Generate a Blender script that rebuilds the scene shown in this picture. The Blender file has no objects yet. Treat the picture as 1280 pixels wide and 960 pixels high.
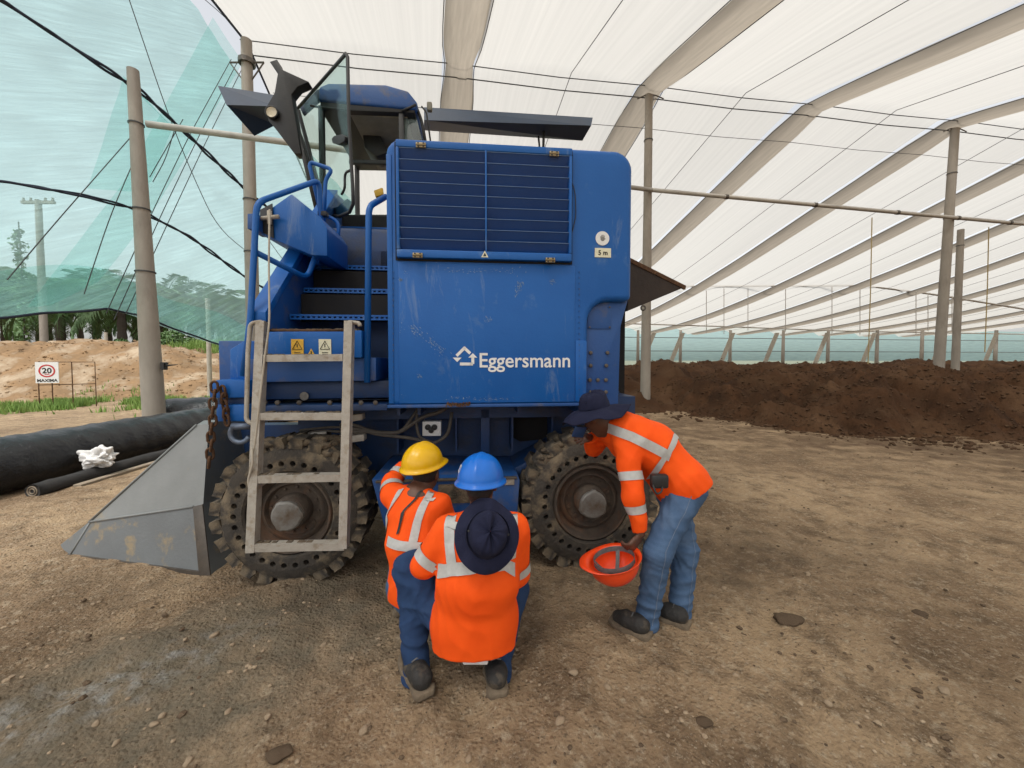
import bpy, bmesh, math, random
import numpy as np
from mathutils import Vector, Matrix, noise as mnoise
random.seed(7); np.random.seed(7)
R = math.radians
sc = bpy.context.scene
C = sc.collection

# ------------------------------------------------------------------ camera, sky, sun, exposure
FPX, CX, CY, TILT, EYE = 480.0, 640.0, 467.0, R(2.0), 1.6
cam_d = bpy.data.cameras.new('camera'); cam = bpy.data.objects.new('camera', cam_d); C.objects.link(cam)
cam.location = (0, 0, EYE); cam.rotation_euler = (R(90) - TILT, 0, 0)
cam_d.sensor_width = 36; cam_d.lens = 36 * FPX / 1280; cam_d.shift_y = -13 / 1280
cam_d.clip_start = 0.05; cam_d.clip_end = 3000
sc.camera = cam
sc.render.resolution_x, sc.render.resolution_y = 1024, 768
w = bpy.data.worlds.new('World'); sc.world = w; w.use_nodes = True
wn = w.node_tree.nodes; wl = w.node_tree.links
sky = wn.new('ShaderNodeTexSky'); sky.sky_type = 'NISHITA'; sky.sun_disc = False
sky.sun_elevation = R(64); sky.sun_rotation = R(205); sky.dust_density = 3.0; sky.air_density = 1.2
hs = wn.new('ShaderNodeHueSaturation'); hs.inputs['Saturation'].default_value = 0.16
wl.new(sky.outputs[0], hs.inputs['Color']); bg = wn['Background']
wl.new(hs.outputs[0], bg.inputs['Color']); bg.inputs['Strength'].default_value = 0.15
sd = bpy.data.lights.new('sun', 'SUN'); sd.energy = 1.5; sd.angle = R(12); sd.color = (1, .97, .92)
so = bpy.data.objects.new('sun', sd); C.objects.link(so)
so.rotation_euler = (R(26), 0, R(-25))
sc.view_settings.view_transform = 'Standard'; sc.view_settings.look = 'None'
sc.cycles.max_bounces = 6; sc.cycles.diffuse_bounces = 3; sc.cycles.glossy_bounces = 2; sc.cycles.transmission_bounces = 4; sc.cycles.transparent_max_bounces = 10
sc.view_settings.exposure = 0.66; sc.view_settings.gamma = 1

# ------------------------------------------------------------------ helpers
CAMP = Vector((0, 0, EYE))
def ray(u, v):
    f = Vector((0, math.cos(TILT), -math.sin(TILT))); up = Vector((0, math.sin(TILT), math.cos(TILT)))
    return Vector((1, 0, 0)) * ((u - CX) / FPX) + f + up * ((CY - v) / FPX)
def onplane(u, v, p0, n):
    d = ray(u, v); return CAMP + d * ((Vector(p0) - CAMP).dot(Vector(n)) / d.dot(Vector(n)))
def at(u, v, Y): return onplane(u, v, (0, Y, 0), (0, 1, 0))
def gnd(u, v, z=0.0): return onplane(u, v, (0, 0, z), (0, 0, 1))
MANG = R(5.5); MORG = Vector((-.89, 2.75, 0))
MM = Matrix.Translation(MORG) @ Matrix.Rotation(MANG, 4, 'Z'); MI = MM.inverted()
def q(u, v, ly):                          # a point of the turner's own frame, on its plane y = ly
    n = MM.to_3x3() @ Vector((0, 1, 0)); return MI @ onplane(u, v, MM @ Vector((0, ly, 0)), n)

def fbm(x, y, z=0.0, o=4):
    return mnoise.fractal(Vector((x, y, z)), 1.0, 2.0, o)
def sstep(a, b, x):
    t = min(1, max(0, (x - a) / (b - a))); return t * t * (3 - 2 * t)

# ------------------------------------------------------------------ materials
def mat(name, c1, c2=None, scale=6.0, rough=.6, metal=0.0, bump=0.0, bscale=40.0, c3=None, s3=2.0, t3=(.55, .7), f3=1.0,
        stretch=None, detail=6.0, spec=.5, c4=None, s4=(9, 9, .9), t4=(.6, .72), f4=.6):
    m = bpy.data.materials.new(name); m.use_nodes = True
    n, l = m.node_tree.nodes, m.node_tree.links
    b = n['Principled BSDF']; b.inputs['Roughness'].default_value = rough; b.inputs['Metallic'].default_value = metal
    b.inputs['Specular IOR Level'].default_value = spec
    tc = n.new('ShaderNodeTexCoord'); mp = n.new('ShaderNodeMapping'); l.new(tc.outputs['Object'], mp.inputs[0])
    if stretch: mp.inputs['Scale'].default_value = stretch
    def nz(s, d=detail):
        t = n.new('ShaderNodeTexNoise'); t.inputs['Scale'].default_value = s; t.inputs['Detail'].default_value = d
        t.inputs['Roughness'].default_value = .62; l.new(mp.outputs[0], t.inputs['Vector']); return t
    c2 = c2 or tuple(x * .75 for x in c1)
    t = nz(scale); rp = n.new('ShaderNodeValToRGB'); l.new(t.outputs['Fac'], rp.inputs[0])
    rp.color_ramp.elements[0].position = .32; rp.color_ramp.elements[1].position = .68
    rp.color_ramp.elements[0].color = (*c1, 1); rp.color_ramp.elements[1].color = (*c2, 1)
    col = rp.outputs[0]
    if c3:
        t3n = nz(s3); r3 = n.new('ShaderNodeMapRange'); r3.inputs[1].default_value = t3[0]; r3.inputs[2].default_value = t3[1]
        r3.inputs[4].default_value = f3
        l.new(t3n.outputs['Fac'], r3.inputs[0])
        mx = n.new('ShaderNodeMixRGB'); l.new(r3.outputs[0], mx.inputs[0]); l.new(col, mx.inputs[1]); mx.inputs[2].default_value = (*c3, 1)
        col = mx.outputs[0]
    if c4:
        m4 = n.new('ShaderNodeMapping'); m4.inputs['Scale'].default_value = s4; l.new(tc.outputs['Object'], m4.inputs[0])
        t4n = n.new('ShaderNodeTexNoise'); t4n.inputs['Scale'].default_value = 1; t4n.inputs['Detail'].default_value = 8; t4n.inputs['Roughness'].default_value = .7; t4n.inputs['Distortion'].default_value = .6; l.new(m4.outputs[0], t4n.inputs['Vector'])
        r4 = n.new('ShaderNodeMapRange'); r4.inputs[1].default_value = t4[0]; r4.inputs[2].default_value = t4[1]; r4.inputs[4].default_value = f4; l.new(t4n.outputs['Fac'], r4.inputs[0])
        mx4 = n.new('ShaderNodeMixRGB'); l.new(r4.outputs[0], mx4.inputs[0]); l.new(col, mx4.inputs[1]); mx4.inputs[2].default_value = (*c4, 1); col = mx4.outputs[0]
    l.new(col, b.inputs['Base Color'])
    if bump:
        tb = nz(bscale, 8); bp = n.new('ShaderNodeBump'); bp.inputs['Strength'].default_value = bump; bp.inputs['Distance'].default_value = .02
        l.new(tb.outputs['Fac'], bp.inputs['Height']); l.new(bp.outputs[0], b.inputs['Normal'])
    return m

def cloth_mat(name, trans_col, sheet_col, clear, stretch, scale, lo=.8, bump=.3):
    """thin woven sheet: part open weave (transparent), part thread that lets light through (translucent + diffuse)"""
    m = bpy.data.materials.new(name); m.use_nodes = True
    n, l = m.node_tree.nodes, m.node_tree.links
    n.remove(n['Principled BSDF']); out = n['Material Output']
    tc = n.new('ShaderNodeTexCoord'); mp = n.new('ShaderNodeMapping'); mp.inputs['Scale'].default_value = stretch
    l.new(tc.outputs['UV'], mp.inputs[0])
    t = n.new('ShaderNodeTexNoise'); t.inputs['Scale'].default_value = scale; t.inputs['Detail'].default_value = 6; l.new(mp.outputs[0], t.inputs['Vector'])
    rp = n.new('ShaderNodeValToRGB'); rp.color_ramp.elements[0].position = .3; rp.color_ramp.elements[1].position = .7
    rp.color_ramp.elements[0].color = (*[x * lo for x in sheet_col], 1); rp.color_ramp.elements[1].color = (*sheet_col, 1)
    l.new(t.outputs['Fac'], rp.inputs[0])
    bp = n.new('ShaderNodeBump'); bp.inputs['Strength'].default_value = bump; bp.inputs['Distance'].default_value = .05; l.new(t.outputs['Fac'], bp.inputs['Height'])
    tl = n.new('ShaderNodeBsdfTranslucent'); df = n.new('ShaderNodeBsdfDiffuse'); tp = n.new('ShaderNodeBsdfTransparent')
    tp.inputs[0].default_value = (*trans_col, 1)
    for s in (tl, df): l.new(rp.outputs[0], s.inputs['Color']); l.new(bp.outputs[0], s.inputs['Normal'])
    a = n.new('ShaderNodeMixShader'); a.inputs[0].default_value = .25; l.new(tl.outputs[0], a.inputs[1]); l.new(df.outputs[0], a.inputs[2])
    b = n.new('ShaderNodeMixShader'); b.inputs[0].default_value = clear; l.new(a.outputs[0], b.inputs[1]); l.new(tp.outputs[0], b.inputs[2])
    l.new(b.outputs[0], out.inputs['Surface'])
    return m

M = {}
M['blue'] = mat('blue_paint', (.005, .092, .345), (.008, .108, .385), 2.2, .40, 0, .08, 60, c3=(.15, .24, .38), s3=3.6, t3=(.60, .76), f3=.6, c4=(.20, .27, .38), s4=(7, 7, 1.3), t4=(.59, .73), f4=.6, spec=.35)
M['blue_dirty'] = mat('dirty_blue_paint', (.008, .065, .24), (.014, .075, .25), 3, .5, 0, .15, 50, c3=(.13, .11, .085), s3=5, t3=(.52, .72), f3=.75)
M['blue_shaded'] = mat('shaded_blue_paint', (.005, .032, .11), (.008, .04, .13), 3, .5, 0, .15, 50, c3=(.04, .036, .03), s3=4, t3=(.5, .75), f3=.8)  # darker copy of the blue: shade on under and recessed parts is in the colour
M['louver'] = mat('shaded_louver_blue', (.002, .038, .16), (.003, .046, .185), 3, .4, 0, .05)  # darker than the housing, so shade between the slats is painted in
M['edge'] = mat('pale_slat_edge', (.10, .17, .30), (.05, .12, .28), 14, .45)  # paler blue for the slat lips
M['black'] = mat('black_metal', (.012, .013, .014), (.02, .02, .02), 8, .5, 0, .1)
M['void'] = mat('black_shade_fill', (.008, .008, .009), (.014, .012, .011), 5, .9)  # near-black: paints shade in openings, stair gaps and tunnel; also door joints
M['navy'] = mat('navy_sheet_metal', (.012, .03, .065), (.015, .04, .085), 4, .4)
M['rub'] = mat('muddy_rubber', (.035, .031, .027), (.07, .058, .045), 9, .9, 0, .6, 45, c3=(.20, .155, .10), s3=6, t3=(.5, .66), f3=.9)
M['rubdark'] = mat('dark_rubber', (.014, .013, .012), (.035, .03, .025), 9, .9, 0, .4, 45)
M['mudpack'] = mat('caked_mud', (.19, .145, .095), (.09, .068, .047), 14, .95, 0, .9, 60, c3=(.05, .04, .03), s3=9, t3=(.5, .65))
M['rim'] = mat('rusty_rim', (.10, .075, .055), (.055, .042, .034), 8, .8, 0, .4, 50, c3=(.16, .075, .035), s3=5, t3=(.52, .7), f3=.7)
M['hub'] = mat('grey_hub_steel', (.26, .25, .23), (.17, .16, .145), 8, .6, .3, .3, 50, c3=(.13, .085, .05), s3=6, t3=(.5, .7))
M['ladder'] = mat('mud_stained_aluminium', (.42, .39, .34), (.33, .30, .255), 12, .6, .2, .3, 70, c3=(.24, .19, .13), s3=16, t3=(.52, .66), f3=.7)
M['rust'] = mat('rusty_iron', (.13, .062, .028), (.07, .035, .02), 30, .85, .2, .6, 90, c3=(.2, .11, .05), s3=25)
M['bucket'] = mat('grey_bucket_paint', (.23, .24, .235), (.19, .20, .195), 3, .5, 0, .12, 40, c3=(.30, .25, .17), s3=4.5, t3=(.62, .7), f3=.75)
M['bucketlow'] = mat('grey_bucket_scraped_steel', (.17, .185, .19), (.14, .15, .155), 3, .45, .2, .15, 40, c3=(.30, .24, .15), s3=6, t3=(.56, .66), f3=.9)
M['steel'] = mat('worn_dark_steel', (.09, .08, .07), (.13, .11, .09), 10, .5, .5, .2)
M['shackle'] = mat('grey_blue_steel', (.14, .18, .25), (.10, .12, .16), 12, .45, .4, .1)
M['brass'] = mat('yellow_zinc', (.38, .30, .17), (.26, .2, .11), 30, .4, .6, .1)
M['white'] = mat('white_paint', (.78, .78, .76), (.70, .70, .68), 20, .5)
M['cream'] = mat('cream_sticker', (.72, .70, .52), (.66, .63, .46), 30, .5)
M['yel'] = mat('yellow_sticker', (.72, .42, .04), (.62, .36, .04), 30, .5)
M['grey'] = mat('grey_print', (.25, .24, .22), None, 30, .6)
M['ink'] = mat('black_print', (.015, .015, .015), None, 20, .6)
M['inkred'] = mat('red_print', (.55, .03, .03), None, 20, .6)
M['hose'] = mat('black_hose', (.05, .045, .04), (.09, .075, .06), 20, .7)
M['brown'] = mat('dark_brown_rubber_hood', (.045, .031, .024), (.03, .022, .018), 6, .8, 0, .2)
M['liner'] = mat('cab_headliner', (.26, .25, .20), None, 6, .9)
M['lens'] = mat('lamp_lens', (.65, .58, .42), None, 20, .2)
M['wire'] = mat('wire', (.05, .05, .05), None, 20, .6)
M['rope'] = mat('dark_net_rope', (.018, .024, .045), None, 30, .8)
M['yrope'] = mat('straw_rope', (.42, .32, .15), (.34, .26, .12), 30, .9)
M['conc'] = mat('weathered_concrete', (.33, .295, .25), (.25, .22, .185), 3, .9, 0, .35, 30, c3=(.17, .145, .12), s3=2.2, t3=(.55, .75), f3=.8, stretch=(1, 1, .35))
M['pipe'] = mat('galvanised_pipe', (.48, .45, .40), (.38, .35, .31), 6, .5, .3, .05)
M['strut'] = mat('pale_timber_strut', (.42, .38, .31), (.33, .29, .23), 6, .8)
M['plastic'] = mat('black_plastic_film', (.010, .011, .013), (.014, .015, .017), 4, .16, 0, .8, 6, c3=(.06, .052, .04), s3=3, t3=(.6, .76), f3=.3, stretch=(1.2, 4, 4))
M['blacknet'] = mat('rolled_black_net', (.022, .022, .022), (.035, .032, .03), 12, .9, 0, .5, 70)
M['rag'] = mat('white_rag', (.72, .71, .69), (.6, .59, .57), 12, .9, 0, .3, 20)
M['wood'] = mat('grey_plank', (.30, .245, .18), (.22, .175, .125), 6, .9, 0, .3, 30, stretch=(1, 8, 8))
M['hivis'] = mat('orange_hi_vis_cloth', (.95, .105, .008), (.88, .085, .006), 7, .75, 0, .12, 160, spec=.2)
M['refl'] = mat('silver_reflective_tape', (.50, .50, .48), (.42, .42, .40), 40, .5, .1, .1, 120)
M['jean'] = mat('blue_denim', (.085, .145, .25), (.05, .095, .18), 9, .9, 0, .25, 220, c3=(.13, .19, .29), s3=5, t3=(.52, .72), f3=.7, spec=.2)
M['jean2'] = mat('dark_blue_denim', (.025, .055, .13), (.018, .04, .10), 9, .9, 0, .25, 220, c3=(.06, .10, .19), s3=5, t3=(.55, .75), f3=.6, spec=.2)
M['seam'] = mat('pale_denim_seam', (.16, .21, .30), None, 60, .9)
M['skin'] = mat('brown_skin', (.115, .052, .03), (.095, .042, .025), 10, .5)
M['hair'] = mat('black_hair', (.008, .007, .006), (.014, .012, .011), 60, .6, 0, .6, 200)
M['hat'] = mat('navy_hat_cloth', (.012, .014, .035), (.018, .02, .045), 8, .9, 0, .3, 200, spec=.2)
M['yhelm'] = mat('yellow_helmet_plastic', (.80, .46, .003), (.74, .42, .003), 5, .3)
M['bhelm'] = mat('blue_helmet_plastic', (.006, .15, .62), (.006, .135, .56), 5, .3)
M['ohelm'] = mat('orange_helmet_plastic', (.85, .07, .012), (.78, .06, .01), 5, .3)
M['strap'] = mat('grey_webbing', (.16, .155, .15), (.10, .10, .10), 40, .8)
M['boot'] = mat('muddy_black_boot', (.018, .017, .016), (.03, .027, .024), 14, .7, 0, .4, 60, c3=(.15, .115, .075), s3=9, t3=(.55, .7), f3=.8)
M['sole'] = mat('mud_caked_sole', (.20, .155, .105), (.12, .09, .06), 20, .95, 0, .5, 60)
M['phone'] = mat('blue_phone_case', (.02, .07, .19), None, 20, .35)
M['trunk'] = mat('palm_trunk_bark', (.07, .055, .04), (.04, .033, .026), 8, .95, 0, .5, 20)
M['frond'] = mat('palm_frond_green', (.06, .125, .035), (.09, .165, .05), .8, .6)
M['leaf'] = mat('bush_leaf_green', (.05, .115, .025), (.09, .16, .04), 2.5, .6)
M['grass'] = mat('fresh_grass', (.14, .26, .045), (.24, .33, .08), 1.5, .7)
M['compost'] = mat('dark_compost', (.082, .041, .021), (.030, .017, .011), 1.6, 1, 0, .9, 26, c3=(.125, .07, .038), s3=.8, t3=(.48, .68), f3=.85, spec=.1)
M['clod'] = mat('compost_clods', (.055, .031, .019), (.10, .06, .035), 5, 1, 0, .5, 60, spec=.1)
M['bank'] = mat('clay_bank', (.29, .185, .10), (.16, .105, .06), 1.6, 1, 0, 1.0, 7, c3=(.42, .33, .23), s3=.8, t3=(.5, .65), f3=.9, spec=.1)
M['stone'] = mat('pale_limestone', (.40, .31, .21), (.27, .20, .135), 9, .95, 0, .4, 60, spec=.2)
M['darkclod'] = mat('dark_dirt_clod', (.17, .122, .08), (.095, .066, .045), 20, 1, 0, .6, 60, spec=.1)
M['roof'] = cloth_mat('white_shade_cloth', (.90, .88, .83), (.63, .60, .545), .30, (8, .8, 1), 1.0, .90, .25)
M['band'] = cloth_mat('beige_doubled_cloth', (.8, .72, .6), (.34, .295, .235), .03, (3, 2, 1), 1.5, .80)
M['net'] = cloth_mat('teal_shade_net', (.75, .95, .945), (.56, .84, .83), .56, (1.6, 16, 1), 1.2, .78, .5)
M['net2'] = cloth_mat('green_net_layer', (.84, .97, .95), (.42, .78, .72), .82, (2, 14, 1), 1.2, .78, .4)
m = bpy.data.materials.new('tinted_glass'); m.use_nodes = True
n_, l_ = m.node_tree.nodes, m.node_tree.links; n_.remove(n_['Principled BSDF'])
g1 = n_.new('ShaderNodeBsdfTransparent'); g1.inputs[0].default_value = (.80, .89, .87, 1)
g2 = n_.new('ShaderNodeBsdfGlossy'); g2.inputs['Roughness'].default_value = .04; mx = n_.new('ShaderNodeMixShader')
fr = n_.new('ShaderNodeValue'); fr.outputs[0].default_value = .10
l_.new(fr.outputs[0], mx.inputs[0]); l_.new(g1.outputs[0], mx.inputs[1]); l_.new(g2.outputs[0], mx.inputs[2]); l_.new(mx.outputs[0], n_['Material Output'].inputs[0])
M['glass'] = m

def ground_mat():
    m = bpy.data.materials.new('compacted_dirt'); m.use_nodes = True
    n, l = m.node_tree.nodes, m.node_tree.links; b = n['Principled BSDF']; b.inputs['Specular IOR Level'].default_value = .15
    tc = n.new('ShaderNodeTexCoord')
    def nz(s, d=8, r=.65, dist=0):
        t = n.new('ShaderNodeTexNoise'); t.inputs['Scale'].default_value = s; t.inputs['Detail'].default_value = d
        t.inputs['Roughness'].default_value = r; t.inputs['Distortion'].default_value = dist
        l.new(tc.outputs['Object'], t.inputs['Vector']); return t.outputs['Fac']
    def rng(x, a, b_, lo=0, hi=1):
        r = n.new('ShaderNodeMapRange'); r.inputs[1].default_value = a; r.inputs[2].default_value = b_; r.inputs[3].default_value = lo; r.inputs[4].default_value = hi
        l.new(x, r.inputs[0]); return r.outputs[0]
    def mix(f, a, c):
        x = n.new('ShaderNodeMixRGB')
        if isinstance(f, float): x.inputs[0].default_value = f
        else: l.new(f, x.inputs[0])
        for i, v in ((1, a), (2, c)):
            if isinstance(v, tuple): x.inputs[i].default_value = (*v, 1)
            else: l.new(v, x.inputs[i])
        return x.outputs[0]
    def mul(a, c):
        x = n.new('ShaderNodeMath'); x.operation = 'MULTIPLY'; l.new(a, x.inputs[0]); l.new(c, x.inputs[1]); return x.outputs[0]
    col = mix(rng(nz(.75, 9, .70), .42, .60), (.47, .335, .205), (.26, .175, .105))
    col = mix(rng(nz(3.2, 9, .74), .48, .62, 0, .8), col, (.165, .112, .068))
    col = mix(rng(nz(20, 8, .75), .52, .66, 0, .65), col, (.58, .48, .345))
    col = mix(rng(nz(70, 5, .75), .57, .68, 0, .75), col, (.62, .53, .40))
    col = mix(rng(nz(42, 6, .75), .56, .68, 0, .75), col, (.09, .065, .045))
    # damp olive mud and a chalky spill at the left
    sp = n.new('ShaderNodeSeparateXYZ'); l.new(tc.outputs['Object'], sp.inputs[0])
    def blob(cx, cy, rx, ry, soft, nsc, ro=48):
        vm = n.new('ShaderNodeMapping'); vm.vector_type = 'TEXTURE'; vm.inputs['Location'].default_value = (cx, cy, 0); vm.inputs['Scale'].default_value = (rx, ry, 1)
        vm.inputs['Rotation'].default_value = (0, 0, R(ro)); l.new(tc.outputs['Object'], vm.inputs[0])
        ln = n.new('ShaderNodeVectorMath'); ln.operation = 'LENGTH'; l.new(vm.outputs[0], ln.inputs[0])
        ad = n.new('ShaderNodeMath'); ad.operation = 'ADD'; l.new(ln.outputs['Value'], ad.inputs[0]); l.new(rng(nz(nsc, 6, .65), .3, .7, -.5, .5), ad.inputs[1])
        return rng(ad.outputs[0], 1 - soft, 1 + soft, 1, 0)
    wet = blob(-1.75, 1.85, 1.5, .55, .35, 2.5)
    col = mix(mul(wet, rng(nz(6, 6), .25, .6, .35, .95)), col, (.20, .17, .12))
    chalk = blob(-2.02, 1.72, .62, .16, .5, 5)
    col = mix(mul(chalk, rng(nz(14, 6), .46, .66, 0, .6)), col, (.50, .51, .49))
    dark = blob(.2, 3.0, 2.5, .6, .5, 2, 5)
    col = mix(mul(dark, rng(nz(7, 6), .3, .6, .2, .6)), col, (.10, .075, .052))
    spill = blob(8.5, 7.9, 7.0, 2.6, .6, 1.2, -14)
    col = mix(mul(spill, rng(nz(2.5, 8, .7), .36, .58, 0, .9)), col, (.13, .082, .05))
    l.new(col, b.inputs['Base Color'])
    r = n.new('ShaderNodeMapRange'); r.inputs[3].default_value = .95; r.inputs[4].default_value = .62; l.new(wet, r.inputs[0]); l.new(r.outputs[0], b.inputs['Roughness'])
    h = n.new('ShaderNodeMath'); h.operation = 'ADD'; l.new(nz(9, 10, .72), h.inputs[0])
    vo = n.new('ShaderNodeTexVoronoi'); vo.inputs['Scale'].default_value = 42; l.new(tc.outputs['Object'], vo.inputs['Vector'])
    l.new(rng(vo.outputs['Distance'], 0, .5, .22, 0), h.inputs[1])
    bp = n.new('ShaderNodeBump'); bp.inputs['Strength'].default_value = .9; bp.inputs['Distance'].default_value = .085
    l.new(h.outputs[0], bp.inputs['Height']); l.new(bp.outputs[0], b.inputs['Normal'])
    return m
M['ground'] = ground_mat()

# ------------------------------------------------------------------ mesh helpers
def link_obj(name, me, mt=None, parent=None, loc=None):
    o = bpy.data.objects.new(name, me); C.objects.link(o)
    if mt and not me.materials: me.materials.append(M[mt])
    if parent: o.parent = parent
    if loc is not None: o.location = loc
    return o
def mesh(name, vs, fs, mt, parent=None, smooth=False, loc=None, uv=None):
    me = bpy.data.meshes.new(name); me.from_pydata([tuple(v) for v in vs], [], [tuple(f) for f in fs]); me.update()
    if smooth: me.shade_smooth()
    if uv is not None:
        ul = me.uv_layers.new(name='UVMap'); li = np.zeros(len(me.loops), 'i'); me.loops.foreach_get('vertex_index', li)
        ul.data.foreach_set('uv', np.asarray(uv, 'f')[li].ravel())
    return link_obj(name, me, mt, parent, loc)
def tag(o, label, cat=None, group=None, kind=None):
    if label: o['label'] = label
    if cat: o['category'] = cat
    if group: o['group'] = group
    if kind: o['kind'] = kind
    return o
def empty(name, label, cat, loc=(0, 0, 0), group=None, rot=None):
    o = bpy.data.objects.new(name, None); C.objects.link(o); o.location = loc; o.empty_display_size = .1
    if rot: o.rotation_euler = rot
    return tag(o, label, cat, group)

class MB:
    def __init__(s): s.v = []; s.f = []
    def add(s, vs, fs):
        b = len(s.v); s.v += [Vector(v) for v in vs]; s.f += [tuple(i + b for i in f) for f in fs]; return s
    def box(s, x0, x1, y0, y1, z0, z1, bev=0):
        if bev:
            bm = bmesh.new(); bmesh.ops.create_cube(bm, size=1)
            for v in bm.verts: v.co = Vector(((x0 + x1) / 2 + v.co.x * (x1 - x0), (y0 + y1) / 2 + v.co.y * (y1 - y0), (z0 + z1) / 2 + v.co.z * (z1 - z0)))
            bmesh.ops.bevel(bm, geom=bm.edges[:], offset=bev, segments=2, affect='EDGES', profile=.5)
            return s.bm(bm)
        vs = [(x, y, z) for x in (x0, x1) for y in (y0, y1) for z in (z0, z1)]
        return s.add(vs, [(0, 1, 3, 2), (4, 6, 7, 5), (0, 4, 5, 1), (2, 3, 7, 6), (0, 2, 6, 4), (1, 5, 7, 3)])
    def bm(s, bm):
        bm.verts.ensure_lookup_table(); bm.verts.index_update()
        s.add([v.co.copy() for v in bm.verts], [[v.index for v in f.verts] for f in bm.faces]); bm.free(); return s
    def prism(s, pts, ext, bev=0, seg=2):
        """polygon (3D points) extruded by the vector ext"""
        bm = bmesh.new(); e = Vector(ext)
        a = [bm.verts.new(Vector(p)) for p in pts]; b = [bm.verts.new(Vector(p) + e) for p in pts]; n = len(pts)
        bm.faces.new(a); bm.faces.new(b[::-1])
        for i in range(n): bm.faces.new((a[i], b[i], b[(i + 1) % n], a[(i + 1) % n]))
        bmesh.ops.recalc_face_normals(bm, faces=bm.faces[:])
        if bev: bmesh.ops.bevel(bm, geom=bm.edges[:], offset=bev, segments=seg, affect='EDGES', profile=.5)
        return s.bm(bm)
    def tube(s, path, r, n=8, cap=True, closed=False):
        P = [Vector(p) for p in path]; m = len(P); rs = r if isinstance(r, (list, tuple)) else [r] * m
        up = None; rings = []
        for i in range(m):
            if closed: t = (P[(i + 1) % m] - P[i - 1]).normalized()
            else: t = (P[min(i + 1, m - 1)] - P[max(i - 1, 0)]).normalized()
            if up is None:
                up = t.orthogonal().normalized()
            up = (up - t * up.dot(t)).normalized(); sd_ = t.cross(up)
            rings.append([P[i] + (up * math.cos(2 * math.pi * k / n) + sd_ * math.sin(2 * math.pi * k / n)) * rs[i] for k in range(n)])
        vs = [v for rg in rings for v in rg]; fs = []
        for i in range(m if closed else m - 1):
            j = (i + 1) % m
            for k in range(n): fs.append((i * n + k, i * n + (k + 1) % n, j * n + (k + 1) % n, j * n + k))
        if cap and not closed: fs += [tuple(range(n))[::-1], tuple((m - 1) * n + k for k in range(n))]
        return s.add(vs, fs)
    def lathe(s, prof, n=32, o=(0, 0, 0), axis='z'):
        """profile of (radius, height); axis z or -y"""
        vs = []; fs = []; m = len(prof); o = Vector(o)
        for (r, h) in prof:
            for k in range(n):
                a = 2 * math.pi * k / n; c, d = r * math.cos(a), r * math.sin(a)
                vs.append(o + (Vector((c, d, h)) if axis == 'z' else Vector((c, -h, d))))
        for i in range(m - 1):
            for k in range(n): fs.append((i * n + k, i * n + (k + 1) % n, (i + 1) * n + (k + 1) % n, (i + 1) * n + k))
        return s.add(vs, fs)
    def build(s, name, mt, parent=None, smooth=False, loc=None):
        o = mesh(name, s.v, s.f, mt, parent, smooth, loc)
        if smooth == 'auto':
            o.data.shade_smooth(); o.data.set_sharp_from_angle(angle=R(35))
        return o
def smoothpath(pts, rad=.06, n=4):
    P = [Vector(p) for p in pts]; out = [P[0]]
    for i in range(1, len(P) - 1):
        a = P[i - 1] - P[i]; b = P[i + 1] - P[i]; r = min(rad, a.length * .45, b.length * .45)
        A = P[i] + a.normalized() * r; B = P[i] + b.normalized() * r
        for k in range(n + 1):
            t = k / n; out.append(A * (1 - t) ** 2 + P[i] * 2 * t * (1 - t) + B * t * t)
    out.append(P[-1]); return out
def text_mesh(name, txt, size, mt, parent, mtx, bold=.0, depth=.001, align='LEFT'):
    cu = bpy.data.curves.new('t', 'FONT'); cu.body = txt; cu.size = size; cu.extrude = depth; cu.offset = bold; cu.align_x = align; cu.resolution_u = 4
    o = bpy.data.objects.new('t', cu); C.objects.link(o); bpy.context.view_layer.update()
    me = bpy.data.meshes.new_from_object(o.evaluated_get(bpy.context.evaluated_depsgraph_get()))
    bpy.data.objects.remove(o); me.name = name; me.materials.clear(); me.transform(mtx)
    return link_obj(name, me, mt, parent)

# ------------------------------------------------------------------ ground
def ground_h(x, y):
    d = math.hypot(x, y)
    f = 1 - sstep(14, 40, d)
    h = .035 * f * fbm(x * .55, y * .55, 3) + .022 * f * fbm(x * 2.1, y * 2.1, 9)
    if d < 9: h += (.022 * fbm(x * 5, y * 5, 1, 4) + .012 * abs(fbm(x * 17, y * 17, 5, 3))) * (1 - sstep(5, 9, d))
    # old wheel ruts on the left, running past the bucket
    u = (x + 2.1) * .74 - (y - 1.9) * .67
    k = (1 - sstep(3.5, 6, d)) * (1 - sstep(-.9, -.4, x))
    h += k * (.03 * math.exp(-((u + .1) / .13) ** 2) - .035 * math.exp(-((u + .38) / .12) ** 2) + .02 * math.exp(-((u - .25) / .1) ** 2))
    v2 = x * .42 + (y - 1.5) * .91 ; u2 = x * .91 - (y - 1.5) * .42
    for c2 in (-.55, .95):
        e2 = math.exp(-((v2 - c2) / .16) ** 2)
        if e2 > .02 and d < 7: h += e2 * (.012 * max(-.5, math.sin(u2 * 21 + 4 * (v2 - c2) * 6)) - .012) * (.4 + .6 * sstep(-.1, .3, fbm(x * .6, y * .6, 40)))
    return h * (1 if d < 60 else 0)
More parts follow.
